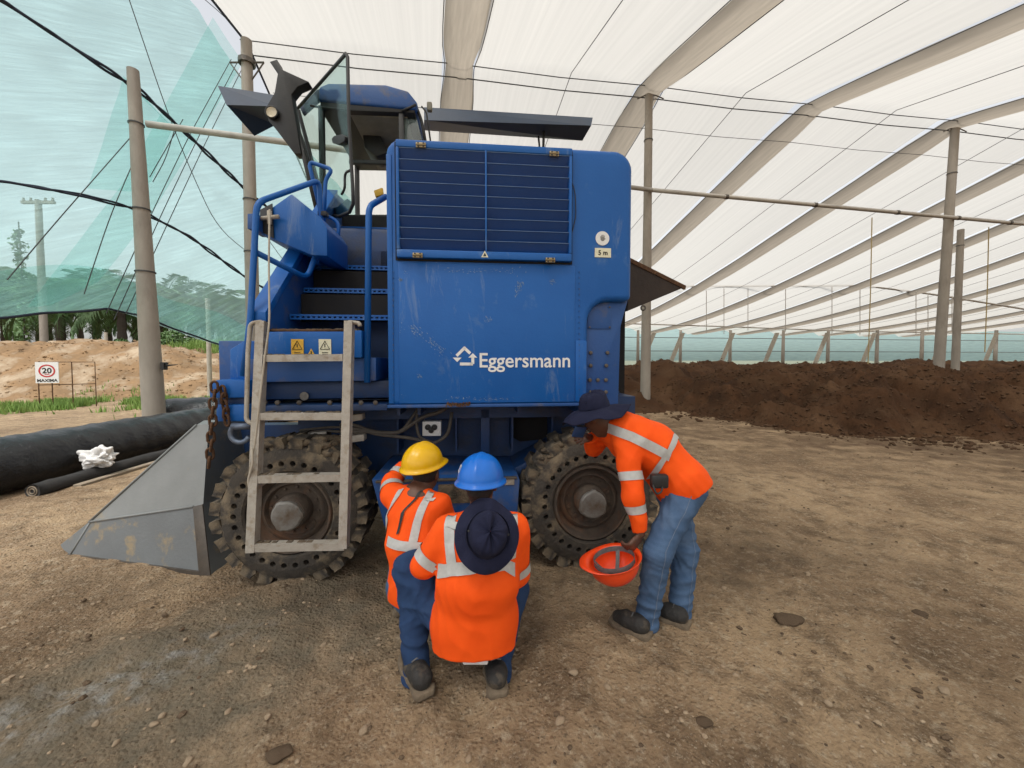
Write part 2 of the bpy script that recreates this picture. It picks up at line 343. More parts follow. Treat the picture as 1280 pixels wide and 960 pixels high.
def make_ground():
    ds = [0.0]; st = .035; d = .45
    while d < 1500:
        ds.append(d); d += max(.022, d * .021) if d < 12 else d * .09
    N = 300; vs = [(0, 0, 0)]; fs = []
    for r in ds[1:]:
        for k in range(N):
            t = 2 * math.pi * k / N
            # denser in front of the camera
            a = math.pi / 2 + (t - math.pi) * (1 - .62 * math.cos((t - math.pi) / 2) ** 2)
            x, y = r * math.cos(a), r * math.sin(a); vs.append((x, y, ground_h(x, y) if r < 60 else -.02))
    for k in range(N): fs.append((0, 1 + k, 1 + (k + 1) % N))
    for i in range(len(ds) - 2):
        b = 1 + i * N
        for k in range(N): fs.append((b + k, b + N + k, b + N + (k + 1) % N, b + (k + 1) % N))
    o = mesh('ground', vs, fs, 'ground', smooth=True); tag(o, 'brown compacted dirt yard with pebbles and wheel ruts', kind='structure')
make_ground()

def heightfield(name, x0, x1, y0, y1, nx, ny, fn, mt, warp=None):
    vs = []; fs = []
    for j in range(ny + 1):
        for i in range(nx + 1):
            x = x0 + (x1 - x0) * i / nx; y = y0 + (y1 - y0) * (j / ny) ** (warp or 1); vs.append((x, y, fn(x, y)))
    for j in range(ny):
        for i in range(nx):
            a = j * (nx + 1) + i; f = (a, a + 1, a + nx + 2, a + nx + 1)
            if max(vs[k][2] for k in f) > -.12: fs.append(f)
    return mesh(name, vs, fs, mt, smooth=True)
# clay bank outside at the left
def bank_h(x, y):
    yc = 19.5 + .12 * (x + 16); top = 1.95 * sstep(-9.5, -19, x) + .55
    t = 1 - sstep(0, 5.2, abs(y - yc) if y < yc else max(0, y - yc - 4))
    return (top * t + .40 * fbm(x * .5, y * .5, 2) * t + .22 * fbm(x * 1.7, y * 1.7) * t) * sstep(-5, -10, x) - .15
tag(heightfield('earth_bank', -60, -5, 12, 32, 150, 70, bank_h, 'bank'), 'bare reddish clay bank outside the net wall', kind='structure')

# compost heaps
def lerp_tab(t, x):
    if x <= t[0][0]: return t[0][1]
    for (a, b), (c, d) in zip(t, t[1:]):
        if x <= c: return b + (d - b) * (x - a) / (c - a)
    return t[-1][1]
FOOT_NEAR = [(4.0, 14), (5.6, 10.8), (6.4, 8.9), (8, 7.9), (10, 7.2), (30, 6.2)]
def bumps(x, y, L): return sum(a * math.exp(-((x - cx) / rx) ** 2 - ((y - cy) / ry) ** 2) for (cx, cy, rx, ry, a) in L)
MN = [(9.6, 9.9, 1.9, 1.5, .62), (12.6, 9.6, 1.6, 1.6, .55), (15.6, 10.5, 2.2, 1.8, .62), (7.2, 12.2, 1.5, 1.6, .35), (20, 10, 2.5, 2, .6), (25, 10, 3, 2, .5), (11, 13, 2.2, 1.5, .5)]
MF = [(3.2, 14.6, 1.8, 1.8, .42), (6.4, 16.0, 1.7, 2.0, .55), (10, 18.5, 2.4, 2, .5), (14.5, 20, 2.5, 2.2, .55), (20, 22, 3, 2.5, .5), (26, 24, 3, 3, .55), (33, 27, 4, 3, .5), (42, 30, 4, 3, .5), (50, 32, 4, 3, .5), (1, 16, 2, 2, .4)]
def heap_near(x, y):
    d = y - lerp_tab(FOOT_NEAR, x) + 1.5 * fbm(x * .6, y * .6, 5) + .35 * fbm(x * 2.2, y * 2.2, 3)
    t = sstep(-.9, 4.2, d) * (1 - sstep(13.2, 16.5, y - .1 * x))
    return t * (.84 + .30 * fbm(x * .5, y * .5, 8)) + sstep(0, 2.2, d) * bumps(x, y, MN) * 1.05 + sstep(-1.1, .9, d) * (.20 * fbm(x * 1.6, y * 1.6, 1) + .13 * fbm(x * 4.5, y * 4.5, 2)) + .10 * sstep(-.9, .3, d) - .17
FOOT_FAR = [(0.5, 12.2), (3.6, 11.0), (6, 11.2), (9, 13.5), (14, 16), (60, 20)]
def heap_far(x, y):
    d = y - lerp_tab(FOOT_FAR, x) + 1.4 * fbm(x * .5, y * .5, 15) + .3 * fbm(x * 2, y * 2, 3)
    t = sstep(-.9, 5.0, d) * (1 - sstep(33, 37, y))
    return t * (1.05 + .30 * fbm(x * .35, y * .35, 28)) + sstep(0, 3, d) * bumps(x, y, MF) + sstep(-1.1, .9, d) * (.20 * fbm(x * 1.2, y * 1.2, 11) + .12 * fbm(x * 3.6, y * 3.6, 2)) + .10 * sstep(-.9, .3, d) - .17
h1 = heightfield('compost_heap', 3.5, 34, 5.6, 18, 420, 190, heap_near, 'compost', 1.3)
tag(h1, 'near mound of dark crumbly compost on the right side of the yard', 'compost heap')
h2 = heightfield('compost_heap', -3, 64, 9.8, 38, 300, 150, heap_far, 'compost', 1.6)
tag(h2, 'long far bank of brown compost stretching back to the net wall', 'compost heap')

ROCKS = []
def rock_mesh(seed, sub=1):
    bm = bmesh.new(); bmesh.ops.create_icosphere(bm, subdivisions=sub, radius=1)
    for v in bm.verts:
        n = mnoise.noise_vector(v.co * 1.1 + Vector((seed * 3.1, seed, 0))); v.co += n * .42; v.co.z *= .62
    return bm
def bm_np(bm):
    bm.verts.index_update(); v = np.array([tuple(x.co) for x in bm.verts]); f = np.array([[x.index for x in y.verts] for y in bm.faces]); bm.free(); return v, f
RK = [bm_np(rock_mesh(i, 1)) for i in range(8)]
def scatter(name, spots, mt, parent=None):
    V = []; F = []; b = 0
    for (x, y, z, s, r) in spots:
        v, f = RK[random.randrange(8)]
        c, sn = math.cos(r), math.sin(r); vv = v.copy()
        vv[:, 0], vv[:, 1] = v[:, 0] * c - v[:, 1] * sn, v[:, 0] * sn + v[:, 1] * c
        k = np.array([s * random.uniform(.8, 1.3), s * random.uniform(.7, 1.1), s]); V.append(vv * k + (x, y, z)); F.append(f + b); b += len(v)
    me = bpy.data.meshes.new(name); me.from_pydata(np.vstack(V), [], np.vstack(F)); me.update()
    return link_obj(name, me, mt, parent)
sp = []
for i in range(20000):
    d = .9 + 10 * random.random() ** 1.6; a = random.uniform(R(28), R(152)); x, y = d * math.cos(a), d * math.sin(a)
    if fbm(x * 1.1, y * 1.1, 4) < random.uniform(.0, .5): continue
    s = .003 + .0125 * random.random() ** 4; sp.append((x, y, ground_h(x, y) + s * .2, s, random.random() * 6))
tag(scatter('pebbles', sp, 'stone'), 'loose pale pebbles scattered over the dirt', kind='stuff')
sp = []
for i in range(5000):
    d = 1.0 + 10 * random.random() ** 1.3; a = random.uniform(R(28), R(152)); x, y = d * math.cos(a), d * math.sin(a)
    if fbm(x * .8, y * .8, 14) < random.uniform(-.3, .4): continue
    s = .004 + .016 * random.random() ** 4; sp.append((x, y, ground_h(x, y) + s * .1, s, random.random() * 6))
tag(scatter('dirt_crumbs', sp, 'darkclod'), 'dark crumbs of dirt and compost strewn on the yard', kind='stuff')
sp = []
for i in range(42000):
    if random.random() < .6:
        x = random.uniform(4.5, 17); y = lerp_tab(FOOT_NEAR, x) + (random.uniform(-.9, 6) if random.random() < .85 else -random.expovariate(1.1)); fn = heap_near
    else:
        x = random.uniform(1.5, 26); y = lerp_tab(FOOT_FAR, x) + random.uniform(-1, 9); fn = heap_far
    h = fn(x, y)
    if h < -.05:
        if random.random() < .7: continue
        h = ground_h(x, y)
    s = .008 + (.035 if h > 0 else .075) * random.random() ** 4; sp.append((x, y, h + s * .2, s, random.random() * 6))
tag(scatter('compost_clods', sp, 'clod'), 'crumbly clods covering the compost heaps', kind='stuff')
sp = []
for i in range(6000):
    x = random.uniform(-26, -6); y = random.uniform(13.5, 22); h = bank_h(x, y)
    if h < 0: continue
    s = .015 + .05 * random.random() ** 4; sp.append((x, y, h + s * .15, s, random.random() * 6))
tag(scatter('bank_clods', sp, 'bank'), 'loose lumps of clay lying on the bank', kind='stuff')
# stones one can pick out
stone_me = []
for i in range(6):
    me = bpy.data.meshes.new('stone'); bm = rock_mesh(i + 20, 2); bm.to_mesh(me); bm.free(); me.shade_smooth(); me.materials.append(M['stone']); stone_me.append(me)
STONES = [(193, 903), (203, 893), (335, 893), (717, 411 + 435), (268, 794), (285, 903 - 20), (372, 952), (586, 950), (160, 876), (145, 928), (235, 940), (405, 800), (120, 905),
          (700, 905), (1100, 700), (1010, 720), (1160, 742), (950, 664), (1035, 882), (920, 842), (880, 905), (1205, 690), (1068, 655), (1180, 868), (760, 860), (455, 905),
          (300, 760), (232, 805), (905, 735), (1120, 806)]
for i, (u, v) in enumerate(STONES):
    p = gnd(u, v); s = random.uniform(.010, .022); o = link_obj('stone', stone_me[i % 6]); o.location = (p.x, p.y, ground_h(p.x, p.y) + s * .25)
    o.scale = (s * random.uniform(.9, 1.5), s, s); o.rotation_euler = (0, 0, random.random() * 6)
    tag(o, 'pale stone lying loose on the brown dirt', 'stone', 'pale stones on the dirt')
for (u, v, s, lab) in ((350, 943, .034, 'dark lump of dirt near the bottom edge, left of centre'), (986, 773, .06, 'flat dark clod on the dirt, to the right of the bending man'),
                       (880, 905, .028, 'dark dirt clod on the ground near the bottom, right of centre'), (1150, 768, .03, 'small dark clod on the dirt at lower right')):
    p = gnd(u, v); me = bpy.data.meshes.new('dirt_clod'); bm = rock_mesh(int(u), 3)
    for vv in bm.verts: vv.co += mnoise.noise_vector(vv.co * 4) * .12
    bm.to_mesh(me); bm.free(); me.shade_smooth()
    o = link_obj('dirt_clod', me, 'darkclod'); o.location = (p.x, p.y, ground_h(p.x, p.y) + s * .15); o.scale = (s * 1.3, s, s * .6); tag(o, lab, 'clod')

# ------------------------------------------------------------------ shade house: roof, posts, pipes, nets
RZ = 10.2
def ridge(X): return Vector((X, 12.5 + .15 * (X - 4.4), RZ))
def rib_pt(X, s):                                   # s < 0 towards the camera, s > 0 away from it
    p = ridge(X)
    if s < 0: z = RZ + .225 * s
    elif s < 8: z = RZ - .275 * s
    else: z = RZ - .275 * s + .0058 * (s - 8) ** 2
    return Vector((p.x - .21 * s, p.y + s, z))
RIBX = [-7.2, -1.55] + [4.4 + 5.85 * i for i in range(11)]
SS = [-19.5, -17.5, -16, -14.5] + [-13 + .8 * i for i in range(16)] + [-.3, 0, .3] + [1 + .9 * i for i in range(15)] + [15.5, 17.5, 19.5, 21.5, 23.5, 25.5, 27.5, 29.5]
roof = empty('shade_roof', 'white shade cloth roof with beige bands spanning the whole yard', 'roof', (0, 0, 0))
for i in range(len(RIBX) - 1):
    a = RIBX[i] + (.45 if i else 0); b = RIBX[i + 1] - (.5 if i < 2 else .5 + min(.42, .10 + .06 * i)); vs = []; fs = []; uv = []; nx = 22
    for s in SS:
        for k in range(nx + 1):
            t = k / nx; X = a + (b - a) * t; p = rib_pt(X, s)
            p.z += .30 * math.sin(math.pi * t) + .05 * mnoise.noise(Vector((X * 1.6, s * .12, i))) + .02 * mnoise.noise(Vector((X * 5, s * .3, i)))
            if s == SS[-1]: p.z += .5 * math.sin(math.pi * t) - .15
            vs.append(p); uv.append((X, s * .12))
    for j in range(len(SS) - 1):
        for k in range(nx): q0 = j * (nx + 1) + k; fs.append((q0, q0 + 1, q0 + nx + 2, q0 + nx + 1))
    mesh('cloth_sheet', vs, fs, 'roof', roof, True, uv=uv)
    if i:
        X0 = RIBX[i]; vs = []; fs = []; uv = []; cs = [(-.52, .05), (-.43, -.10), (-.25, -.17), (0, -.19), (.25, -.17), (.43, -.10), (.52, .05)]
        for s in SS:
            for (dx, dz) in cs:
                wdt = 1 + .06 * mnoise.noise(Vector((s * .5, i, 0))) - .22 * math.exp(-(s / .8) ** 2)
                p = rib_pt(X0, s) + Vector((dx * wdt, 0, dz * (1 + .25 * mnoise.noise(Vector((s * .4, i * 7, dx)))) - .12 * math.exp(-(s / .5) ** 2) * 0)); vs.append(p); uv.append((dx * 2, s * .3))
        for j in range(len(SS) - 1):
            for k in range(6): q0 = j * 7 + k; fs.append((q0, q0 + 1, q0 + 8, q0 + 7))
        mesh('gutter_band', vs, fs, 'band', roof, True, uv=uv)
        for sd_ in (-.53, .53):
            MB().tube([rib_pt(X0 + sd_ * (1 - .2 * math.exp(-(s / .8) ** 2)), s) + Vector((0, 0, .0)) for s in SS], .012, 5).build('edge_cable', 'wire', roof)
    # thin seam wire down the middle of a bay
    if i > 0:
        Xm = (RIBX[i] + RIBX[i + 1]) / 2 + .4
        MB().tube([rib_pt(Xm, s) + Vector((0, 0, .22)) for s in SS], .011, 5).build('seam_wire', 'wire', roof)
for (off, dz, r) in ((-.30, -.12, .014), (.12, -.2, .017), (1.1, -.55, .009)):
    pts = []
    for k in range(len(RIBX)):
        pts.append(ridge(RIBX[k]) + Vector((0, off, dz)))
        if k + 1 < len(RIBX): pts.append((ridge(RIBX[k]) + ridge(RIBX[k + 1])) / 2 + Vector((0, off, dz - .05)))
    MB().tube(pts, r, 6).build('ridge_cable', 'wire', roof)
MB().tube([rib_pt(RIBX[0], s) for s in SS], .03, 6).build('edge_cable', 'rope', roof)

def post(name, base, top, r0, r1, label, group=None, collars=(), mt='conc', cat='post', lean=0):
    t = empty(name, label, cat, base, group); h = top - base[2]
    pr = [(r0 + (r1 - r0) * k / 12 + .004 * random.uniform(-1, 1), h * k / 12) for k in range(13)]
    mb = MB().lathe([(.001, 0)] + pr + [(.001, h + .005)], 14)
    for v in mb.v: v.x += lean * (v.z / h)
    mb.build('shaft', mt, t, 'auto')
    for z in collars:
        rr = r0 + (r1 - r0) * (z - base[2]) / h + .006
        MB().lathe([(rr, -.012), (rr + .012, -.012), (rr + .012, .012), (rr, .012)], 14, (lean * (z - base[2]) / h, 0, z - base[2])).build('wire_tie', 'wire', t, 'auto')
    return t
# ridge posts
p1 = ridge(4.4); p2 = ridge(16.1)
t1 = post('concrete_post', (p1.x - .05, p1.y, -.1), RZ - .15, .165, .115, 'tall round concrete post rising just right of the blue machine to the roof ridge', collars=(7.05, 8.6))
t2 = post('concrete_post', (p2.x - .3, p2.y, -.1), RZ - .1, .165, .12, 'tall round concrete post standing in the compost heap, nearest the right edge, reaching the ridge', collars=(6.8, 8.4), lean=.3)
for (t, p) in ((t1, p1), (t2, p2)):
    cx_ = p.x - t.location.x
    MB().box(cx_ - .10, cx_ + .10, -.1, .1, RZ - .05, RZ + .2, .03).build('head_clamp', 'steel', t)
    MB().tube([(cx_ - .42, 0, RZ - .2), (cx_, 0, RZ - .02), (cx_ + .42, 0, RZ - .2)], .02, 6).build('head_bracket', 'steel', t)
p3 = at(1201, 287, 18); post('concrete_post', (p3.x, 18, -.1), p3.z, .15, .12, 'shorter concrete post in the compost behind the ridge post at right', collars=(6.9,))
pl = at(183, 300, 8.0); POLE1 = Vector((pl.x, 8, 0)); pole1_top = at(172, 87, 8).z
t = post('concrete_post', (pl.x + .06, 8, -.1), pole1_top, .20, .10, 'weathered concrete post at far left behind the black roll, free at the top', collars=(at(0, 155, 8).z, at(0, 262, 8).z, at(0, 340, 8).z), lean=-.22)
z = at(0, 457, 8).z + .1
MB().box(.18, .26, -.05, .05, z - .09, z + .07, .01).tube([(.25, 0, z), (.55, -.05, z + .02)], [.025, .006], 6).build('black_bracket', 'black', t)
MB().box(.2, .3, -.02, .02, z + .03, z + .06).build('bracket_arm', 'black', t)
pp = at(309, 55, 10.4); t = post('concrete_post', (pp.x - .02, 10.4, -.1), pp.z + .1, .18, .13, 'tall pale concrete post behind the machine at left, meeting the roof corner', collars=(at(0, 250, 10.4).z, at(0, 315, 10.4).z))
z = at(0, 78, 10.4).z + .1
MB().tube([(-.45, 0, z), (.45, 0, z)], .025, 6).tube([(-.45, 0, z), (-.12, 0, z - .45)], .018, 6).tube([(.45, 0, z), (.12, 0, z - .45)], .018, 6).lathe([(.16, -.06), (.2, -.06), (.2, .06), (.16, .06)], 12, (0, 0, z)).build('head_bracket', 'steel', t)
pp = at(362, 318, 14); post('wooden_post', (pp.x, 14, -.1), pp.z + .1, .11, .10, 'thin brown post seen between the stair rails and the net', mt='strut')
# horizontal pipes
a = at(183, 155, 8.0); b = Vector((p1.x, p1.y - .2, at(805, 241, p1.y).z)); c = Vector((p2.x, p2.y - .2, at(1178, 275, p2.y).z)); d = c + (c - b) * .9
o = empty('cross_pipe', 'long pale horizontal pipe tied to the posts at mid height', 'pipe', (0, 0, 0))
MB().tube([a, b], .065, 10).build('pipe', 'pipe', o, True)
MB().tube([b, c, d], .062, 10).build('pipe', 'pipe', o, True)
for k in (.22, .5, .78, 1.0, 1.2, 1.4): p = b + (c - b) * k; MB().lathe([(.062, -.05), (.078, -.05), (.078, .05), (.062, .05)], 10).build('pipe_clamp', 'steel', o, loc=p).rotation_euler = (0, R(90), R(8))
# farther pipes near the eave
o = empty('cross_pipe', 'thin sagging pipe running below the roof in the distance at right', 'pipe', (0, 0, 0))
MB().tube([at(700, 360, 28), at(860, 358, 28), at(1080, 357, 29), at(1160, 367, 30), at(1290, 388, 32)], .07, 6).build('pipe', 'pipe', o, True)
o = empty('cross_pipe', 'lowest thin pipe along the eave in front of the far net wall', 'pipe', (0, 0, 0))
MB().tube([at(700, 402, 36), at(900, 408, 38), at(1060, 414, 40), at(1290, 418, 44)], .06, 6).build('pipe', 'pipe', o, True)
for (u, v0, v1, Y, lab, m_, r) in ((1090, 272, 455, 13.6, 'straw coloured rope hanging from the cross pipe left of the tall right post', 'yrope', .017), (1236, 284, 440, 14.4, 'straw coloured rope hanging at the right edge of the yard', 'yrope', .017)):
    A = at(u, v0, Y); B = at(u - 5, v1, Y); o = mesh('hanging_rope', [], [], m_); bpy.data.objects.remove(o)
    tag(MB().tube([A, (A + B) / 2 + Vector((.02, 0, 0)), B], r, 6).build('hanging_rope', m_), lab, 'rope')
for u in (883, 905, 935, 982, 1040, 1075, 1145, 1160, 1190):
    v0 = 358 if u < 1090 else 358 + (u - 1090) * .12
    A = at(u, v0, 28.5); B = at(u, 358 + 55 + 8 * random.random(), 28.5)
    tag(MB().tube([A, B], .025, 5).build('drop_line', 'pipe'), 'thin pale drop line hanging from the distant pipe', 'drop line', 'drop lines under the distant pipe')

# left net wall: vertical plane just outside the posts
NP0 = Vector((-8.1, 8, 0)); ND = Vector((.16, 1, 0)).normalized(); NN = Vector((1, -.16, 0)).normalized()
def nw(u, v): return onplane(u, v, NP0, NN)
def wallpt(Y, z, off=0): return NP0 + ND * ((Y - 8) / ND.y) + Vector((0, 0, z)) + NN * off
def tabz(px):                         # (Y, z) table of a net edge from where it stands on the wall plane
    r = [nw(*p) for p in px]; return [(p.y, p.z) for p in r]
BOT = tabz([(-60, 402), (0, 397), (60, 391), (130, 385), (165, 394), (195, 405), (240, 421), (290, 437), (330, 449), (380, 462)])
CB2 = tabz([(-60, 222), (0, 228), (100, 245), (165, 262), (230, 295), (300, 345), (345, 372), (400, 400)])
CB1 = tabz([(-60, -30), (0, 5), (100, 70), (170, 115), (230, 170), (300, 235), (345, 272), (400, 330)])
TOPE = [(4, 9.6), (6, 9.9), (9.0, 10.4), (9.9, 10.35), (10.3, 10.05), (11.2, 9.5), (12.5, 9.3), (14, 8.9), (20, 7.4)]
net = empty('side_net_wall', 'translucent teal shade net wall hanging along the left side', 'net', (0, 0, 0))
def netstrip(name, lo, hi, mt, y0=4.6, y1=17, off=0, nY=110, nz=26, amp=.05):
    vs = []; fs = []; uv = []
    for i in range(nY + 1):
        Y = y0 + (y1 - y0) * i / nY; a, b = lo(Y), hi(Y)
        for k in range(nz + 1):
            z = a + (b - a) * k / nz
            e = amp * (mnoise.noise(Vector((Y * 1.1 - z * .8, z * 1.3 + Y, 2))) + .5 * mnoise.noise(Vector((Y * 2.5 - z * 2.2, z * 1.5 + Y * 1.2, 7)))) * 1.3
            vs.append(wallpt(Y, z, off + e)); uv.append((Y * .5 + z * .2, z * .6 - Y * .35))
    for i in range(nY):
        for k in range(nz): q0 = i * (nz + 1) + k; fs.append((q0, q0 + 1, q0 + nz + 2, q0 + nz + 1))
    return mesh(name, vs, fs, mt, net, True, uv=uv)
netstrip('net_panel', lambda Y: lerp_tab(BOT, Y), lambda Y: lerp_tab(CB2, Y), 'net')
netstrip('net_panel', lambda Y: lerp_tab(CB2, Y), lambda Y: lerp_tab(CB1, Y), 'net')
netstrip('net_panel', lambda Y: lerp_tab(CB1, Y), lambda Y: max(lerp_tab(CB1, Y) + .02, lerp_tab(TOPE, Y)), 'net')
netstrip('net_hem_band', lambda Y: lerp_tab(BOT, Y) + .01, lambda Y: lerp_tab(BOT, Y) + .75 + .1 * math.sin(Y * 2), 'net2', off=.05, nz=6, amp=.03)
# diagonal overlapping layer
pts = [(263, 22), (301, 78), (150, 330), (90, 380), (70, 378)]
def poly_on_wall(name, px, mt, off, n=14):
    P = [nw(*p) for p in px]; bm = bmesh.new(); f = bm.faces.new([bm.verts.new(p + NN * off) for p in P]); bmesh.ops.triangulate(bm, faces=[f])
    bmesh.ops.subdivide_edges(bm, edges=bm.edges[:], cuts=5, use_grid_fill=True)
    for v in bm.verts: v.co += NN * .03 * mnoise.noise(v.co * 1.5)
    me = bpy.data.meshes.new(name); bm.to_mesh(me); bm.free(); me.shade_smooth(); ul = me.uv_layers.new(name='UVMap')
    for lp in me.loops: v = me.vertices[lp.vertex_index].co; ul.data[lp.index].uv = (v.y * .5 + v.z * .2, v.z * .6 - v.y * .35)
    return link_obj(name, me, mt, net)
poly_on_wall('overlap_layer', [(263, 22), (301, 78), (185, 270), (120, 352), (60, 382), (30, 384), (150, 230)], 'net2', .07)
poly_on_wall('overlap_layer', [(150, 95), (168, 118), (212, 160), (184, 228), (160, 240), (105, 236)], 'net2', .09)
for tb, r in ((CB1, .036), (CB2, .030), (BOT, .03)):
    for ph in (0, math.pi):
        if tb is BOT and ph: continue
        path = []
        for k in range(150):
            Y = 5 + 11 * k / 149; path.append(wallpt(Y, lerp_tab(tb, Y) + (.035 if tb is not BOT else .015) * math.sin(Y * 3.1 + ph + mnoise.noise(Vector((Y, r, 1))) * 3) * (.4 + abs(mnoise.noise(Vector((Y * .7, 3, r))))) + .02 * mnoise.noise(Vector((Y * 1.3, ph, r * 50))), .12 + .04 * math.cos(Y * 6 + ph)))
        MB().tube(path, r * .75, 6).build('hem_rope', 'rope', net, True)
for px in ([(152, -5), (200, 135), (230, 210), (265, 285), (312, 322)], [(243, -5), (275, 22), (300, 50), (310, 68)], [(0, 350), (60, 280), (165, 162)], [(97, 368), (130, 270), (165, 190)],
           [(283, 75), (230, 170), (185, 262), (125, 392)], [(290, 80), (240, 175), (195, 268), (135, 400)], [(298, 84), (250, 180), (205, 275), (150, 392)], [(211, 164), (200, 200), (184, 228)],
           [(222, 150), (180, 222)], [(330, 300), (352, 330), (385, 350)], [(75, 500), (125, 480), (130, 430)], [(0, 258), (15, 290), (60, 320), (165, 470)]):
    if px[0] == (75, 500) or px[0] == (0, 258): continue
    P = [nw(*p) + NN * .15 for p in px]; P = smoothpath(P, .6, 5)
    MB().tube(P, .009, 5).build('guy_wire', 'wire', net)
# far net wall + posts + struts
fw = empty('far_net_wall', 'pale teal net wall closing the far end beyond the compost', 'net', (0, 0, 0))
def farp(X, z): return Vector((X, 45 + .15 * (X - 10), z))
for k, X in enumerate(np.arange(-2, 84, 5.0)):
    vs = []; fs = []; uv = []
    for i in range(13):
        for j in range(9):
            x = X + 5 * i / 12; z = .2 + 5.4 * j / 8; p = farp(x, z); p.y += .12 * mnoise.noise(Vector((x, z, 3))); vs.append(p); uv.append((x * .4, z * .5))
    for i in range(12):
        for j in range(8): q0 = i * 9 + j; fs.append((q0, q0 + 1, q0 + 10, q0 + 9))
    mesh('net_panel', vs, fs, 'net', fw, True, uv=uv)
for k, u in enumerate((797, 850, 912, 978, 1034, 1095, 1151, 1243)):
    Y = 38; A = at(u, 470, Y); B = at(u, 414, Y)
    tag(MB().tube([(A.x, Y, 0), (A.x, Y, B.z + .1)], [.17, .13], 8).build('concrete_post', 'conc', None, True), 'thin grey post in the row before the far net wall', 'post', 'posts along the far net wall')
for k, u in enumerate((796, 832, 895, 950, 1013, 1072, 1160, 1225)):
    Y = 37; A = at(u, 462, Y); B = at(u + 19, 416, Y)
    mb = MB().prism([A, A + Vector((.42, 0, 0)), B + Vector((.42, 0, 0)), B], (0, .05, 0)); tag(mb.build('cloth_strut', 'strut'), 'slanting pale strip of cloth below the far eave', 'strut', 'slanting strips below the far eave')
for z in (2.7, 4.3):
    MB().tube([farp(-2, z) + Vector((0, -.2, 0)), farp(84, z) + Vector((0, -.2, 0))], .04, 5).build('net_wire', 'wire', fw)

# ------------------------------------------------------------------ plants outside
def frond_mesh(seed):
    rnd = random.Random(seed); L = 4.3; vs = []; fs = []; n = 26
    def rp(t): return Vector((L * t * (1 - .18 * t * t), 0, L * (.62 * t - .85 * t * t)))
    for k in range(n):
        a, b = rp(k / n), rp((k + 1) / n); wd = .045 * (1 - k / n) + .008; i = len(vs); vs += [a + Vector((0, -wd, 0)), a + Vector((0, wd, 0)), b + Vector((0, wd, 0)), b + Vector((0, -wd, 0))]; fs.append((i, i + 1, i + 2, i + 3))
    for k in range(3, 46):
        t = k / 46; p = rp(t)
        for s in (-1, 1):
            ln = (.35 + .75 * math.sin(math.pi * min(1, t * .9 + .1))) * rnd.uniform(.8, 1.1); dr = Vector((.55, s * 1.0, -.25 - rnd.random() * .6)).normalized(); e = p + dr * ln + Vector((0, 0, -.22 * ln)); md = p + dr * ln * .5; wd = Vector((.05, 0, .02))
            i = len(vs); vs += [p, md + wd, e, md - wd]; fs.append((i, i + 1, i + 2, i + 3))
    me = bpy.data.meshes.new('frond'); me.from_pydata([tuple(v) for v in vs], [], fs); me.materials.append(M['frond']); return me
FR = [frond_mesh(i) for i in range(3)]
def palm(u, v, Y, top, label, n=20, lean=0):
    A = at(u, v, Y); t = empty('oil_palm', label, 'palm', (A.x, Y, .0), 'oil palms beyond the net'); h = top
    pr = [(.30 + .05 * (k % 2) - .008 * k, h * k / 12) for k in range(13)]
    MB().lathe(pr + [(.01, h + .2)], 9).build('trunk', 'trunk', t)
    for k in range(n):
        o = link_obj('frond', FR[k % 3], None, t, (0, 0, h)); el = random.uniform(-.95, .35) if k > 5 else random.uniform(-1.35, -.8)
        o.rotation_euler = (random.uniform(-.3, .3), el + .35, k * 2.39996 + random.random() * .4); s = random.uniform(.8, 1.1); o.scale = (s, s, s)
PL = [(-30, 400, 30, 4.6), (22, 400, 32, 3.9), (75, 398, 29, 3.8), (120, 400, 33, 4.4), (152, 400, 28, 3.4), (205, 405, 31, 3.6), (238, 410, 35, 3.7), (262, 415, 30, 2.7), (300, 415, 34, 3.2), (340, 418, 32, 3),
      (-80, 400, 34, 4.8), (48, 400, 42, 4.8), (180, 400, 44, 4.6), (100, 400, 46, 5.4), (275, 410, 44, 4.2), (5, 400, 38, 4.4), (135, 400, 38, 4.2), (222, 400, 39, 4.0), (170, 400, 33, 3.2), (60, 400, 36, 4.2), (320, 410, 40, 3.6)]
for (u, v, Y, h) in PL: palm(u, v, Y, h + 2.2, 'dark green oil palm in the plantation beyond the left net')
def leafbush(name, c, r, n, label, mt='leaf', cat='bush', group=None, leaf=.12, stem=True):
    t = empty(name, label, cat, c, group); vs = []; fs = []
    for i in range(n):
        d = Vector((random.gauss(0, 1), random.gauss(0, 1), random.gauss(0, 1))).normalized() * random.random() ** .4
        p = Vector((d.x * r[0], d.y * r[1], r[2] + d.z * r[2])); a = Vector((random.gauss(0, 1), random.gauss(0, 1), random.gauss(0, .6))).normalized() * leaf; b = a.orthogonal().normalized() * leaf * .4
        k = len(vs); vs += [p - a, p + b, p + a, p - b]; fs.append((k, k + 1, k + 2, k + 3))
    mesh('foliage', vs, fs, mt, t)
    if stem: MB().tube([(0, 0, -.3), (.02, 0, r[2])], [.05, .02], 6).build('stem', 'trunk', t)
    return t
for i, (u, v, Y, s, lab) in enumerate(((215, 428, 26, 1.0, 'leafy green bush left of the others on the bank by the concrete post'), (150, 432, 25, .55, 'low green bush on the bank just left of the concrete post'), (125, 432, 25, .4, 'smallest green bush on top of the clay bank'),
                                (240, 432, 25, .6, 'low green bush on the bank right of the concrete post'), (272, 436, 24, .7, 'green bush on the bank beside the machine'))):
    p = at(u, v, Y); leafbush('bush', (p.x, Y, max(.2, p.z - s * 1.0)), (s, s, s * .9), int(900 * s + 200), lab, leaf=.13)
p = at(44, 330, 24.0); vine = empty('climbing_vine', 'leafy vine climbing up beside the utility pole', 'vine', (at(40, 430, 24).x, 23.6, 0))
vs = []; fs = []
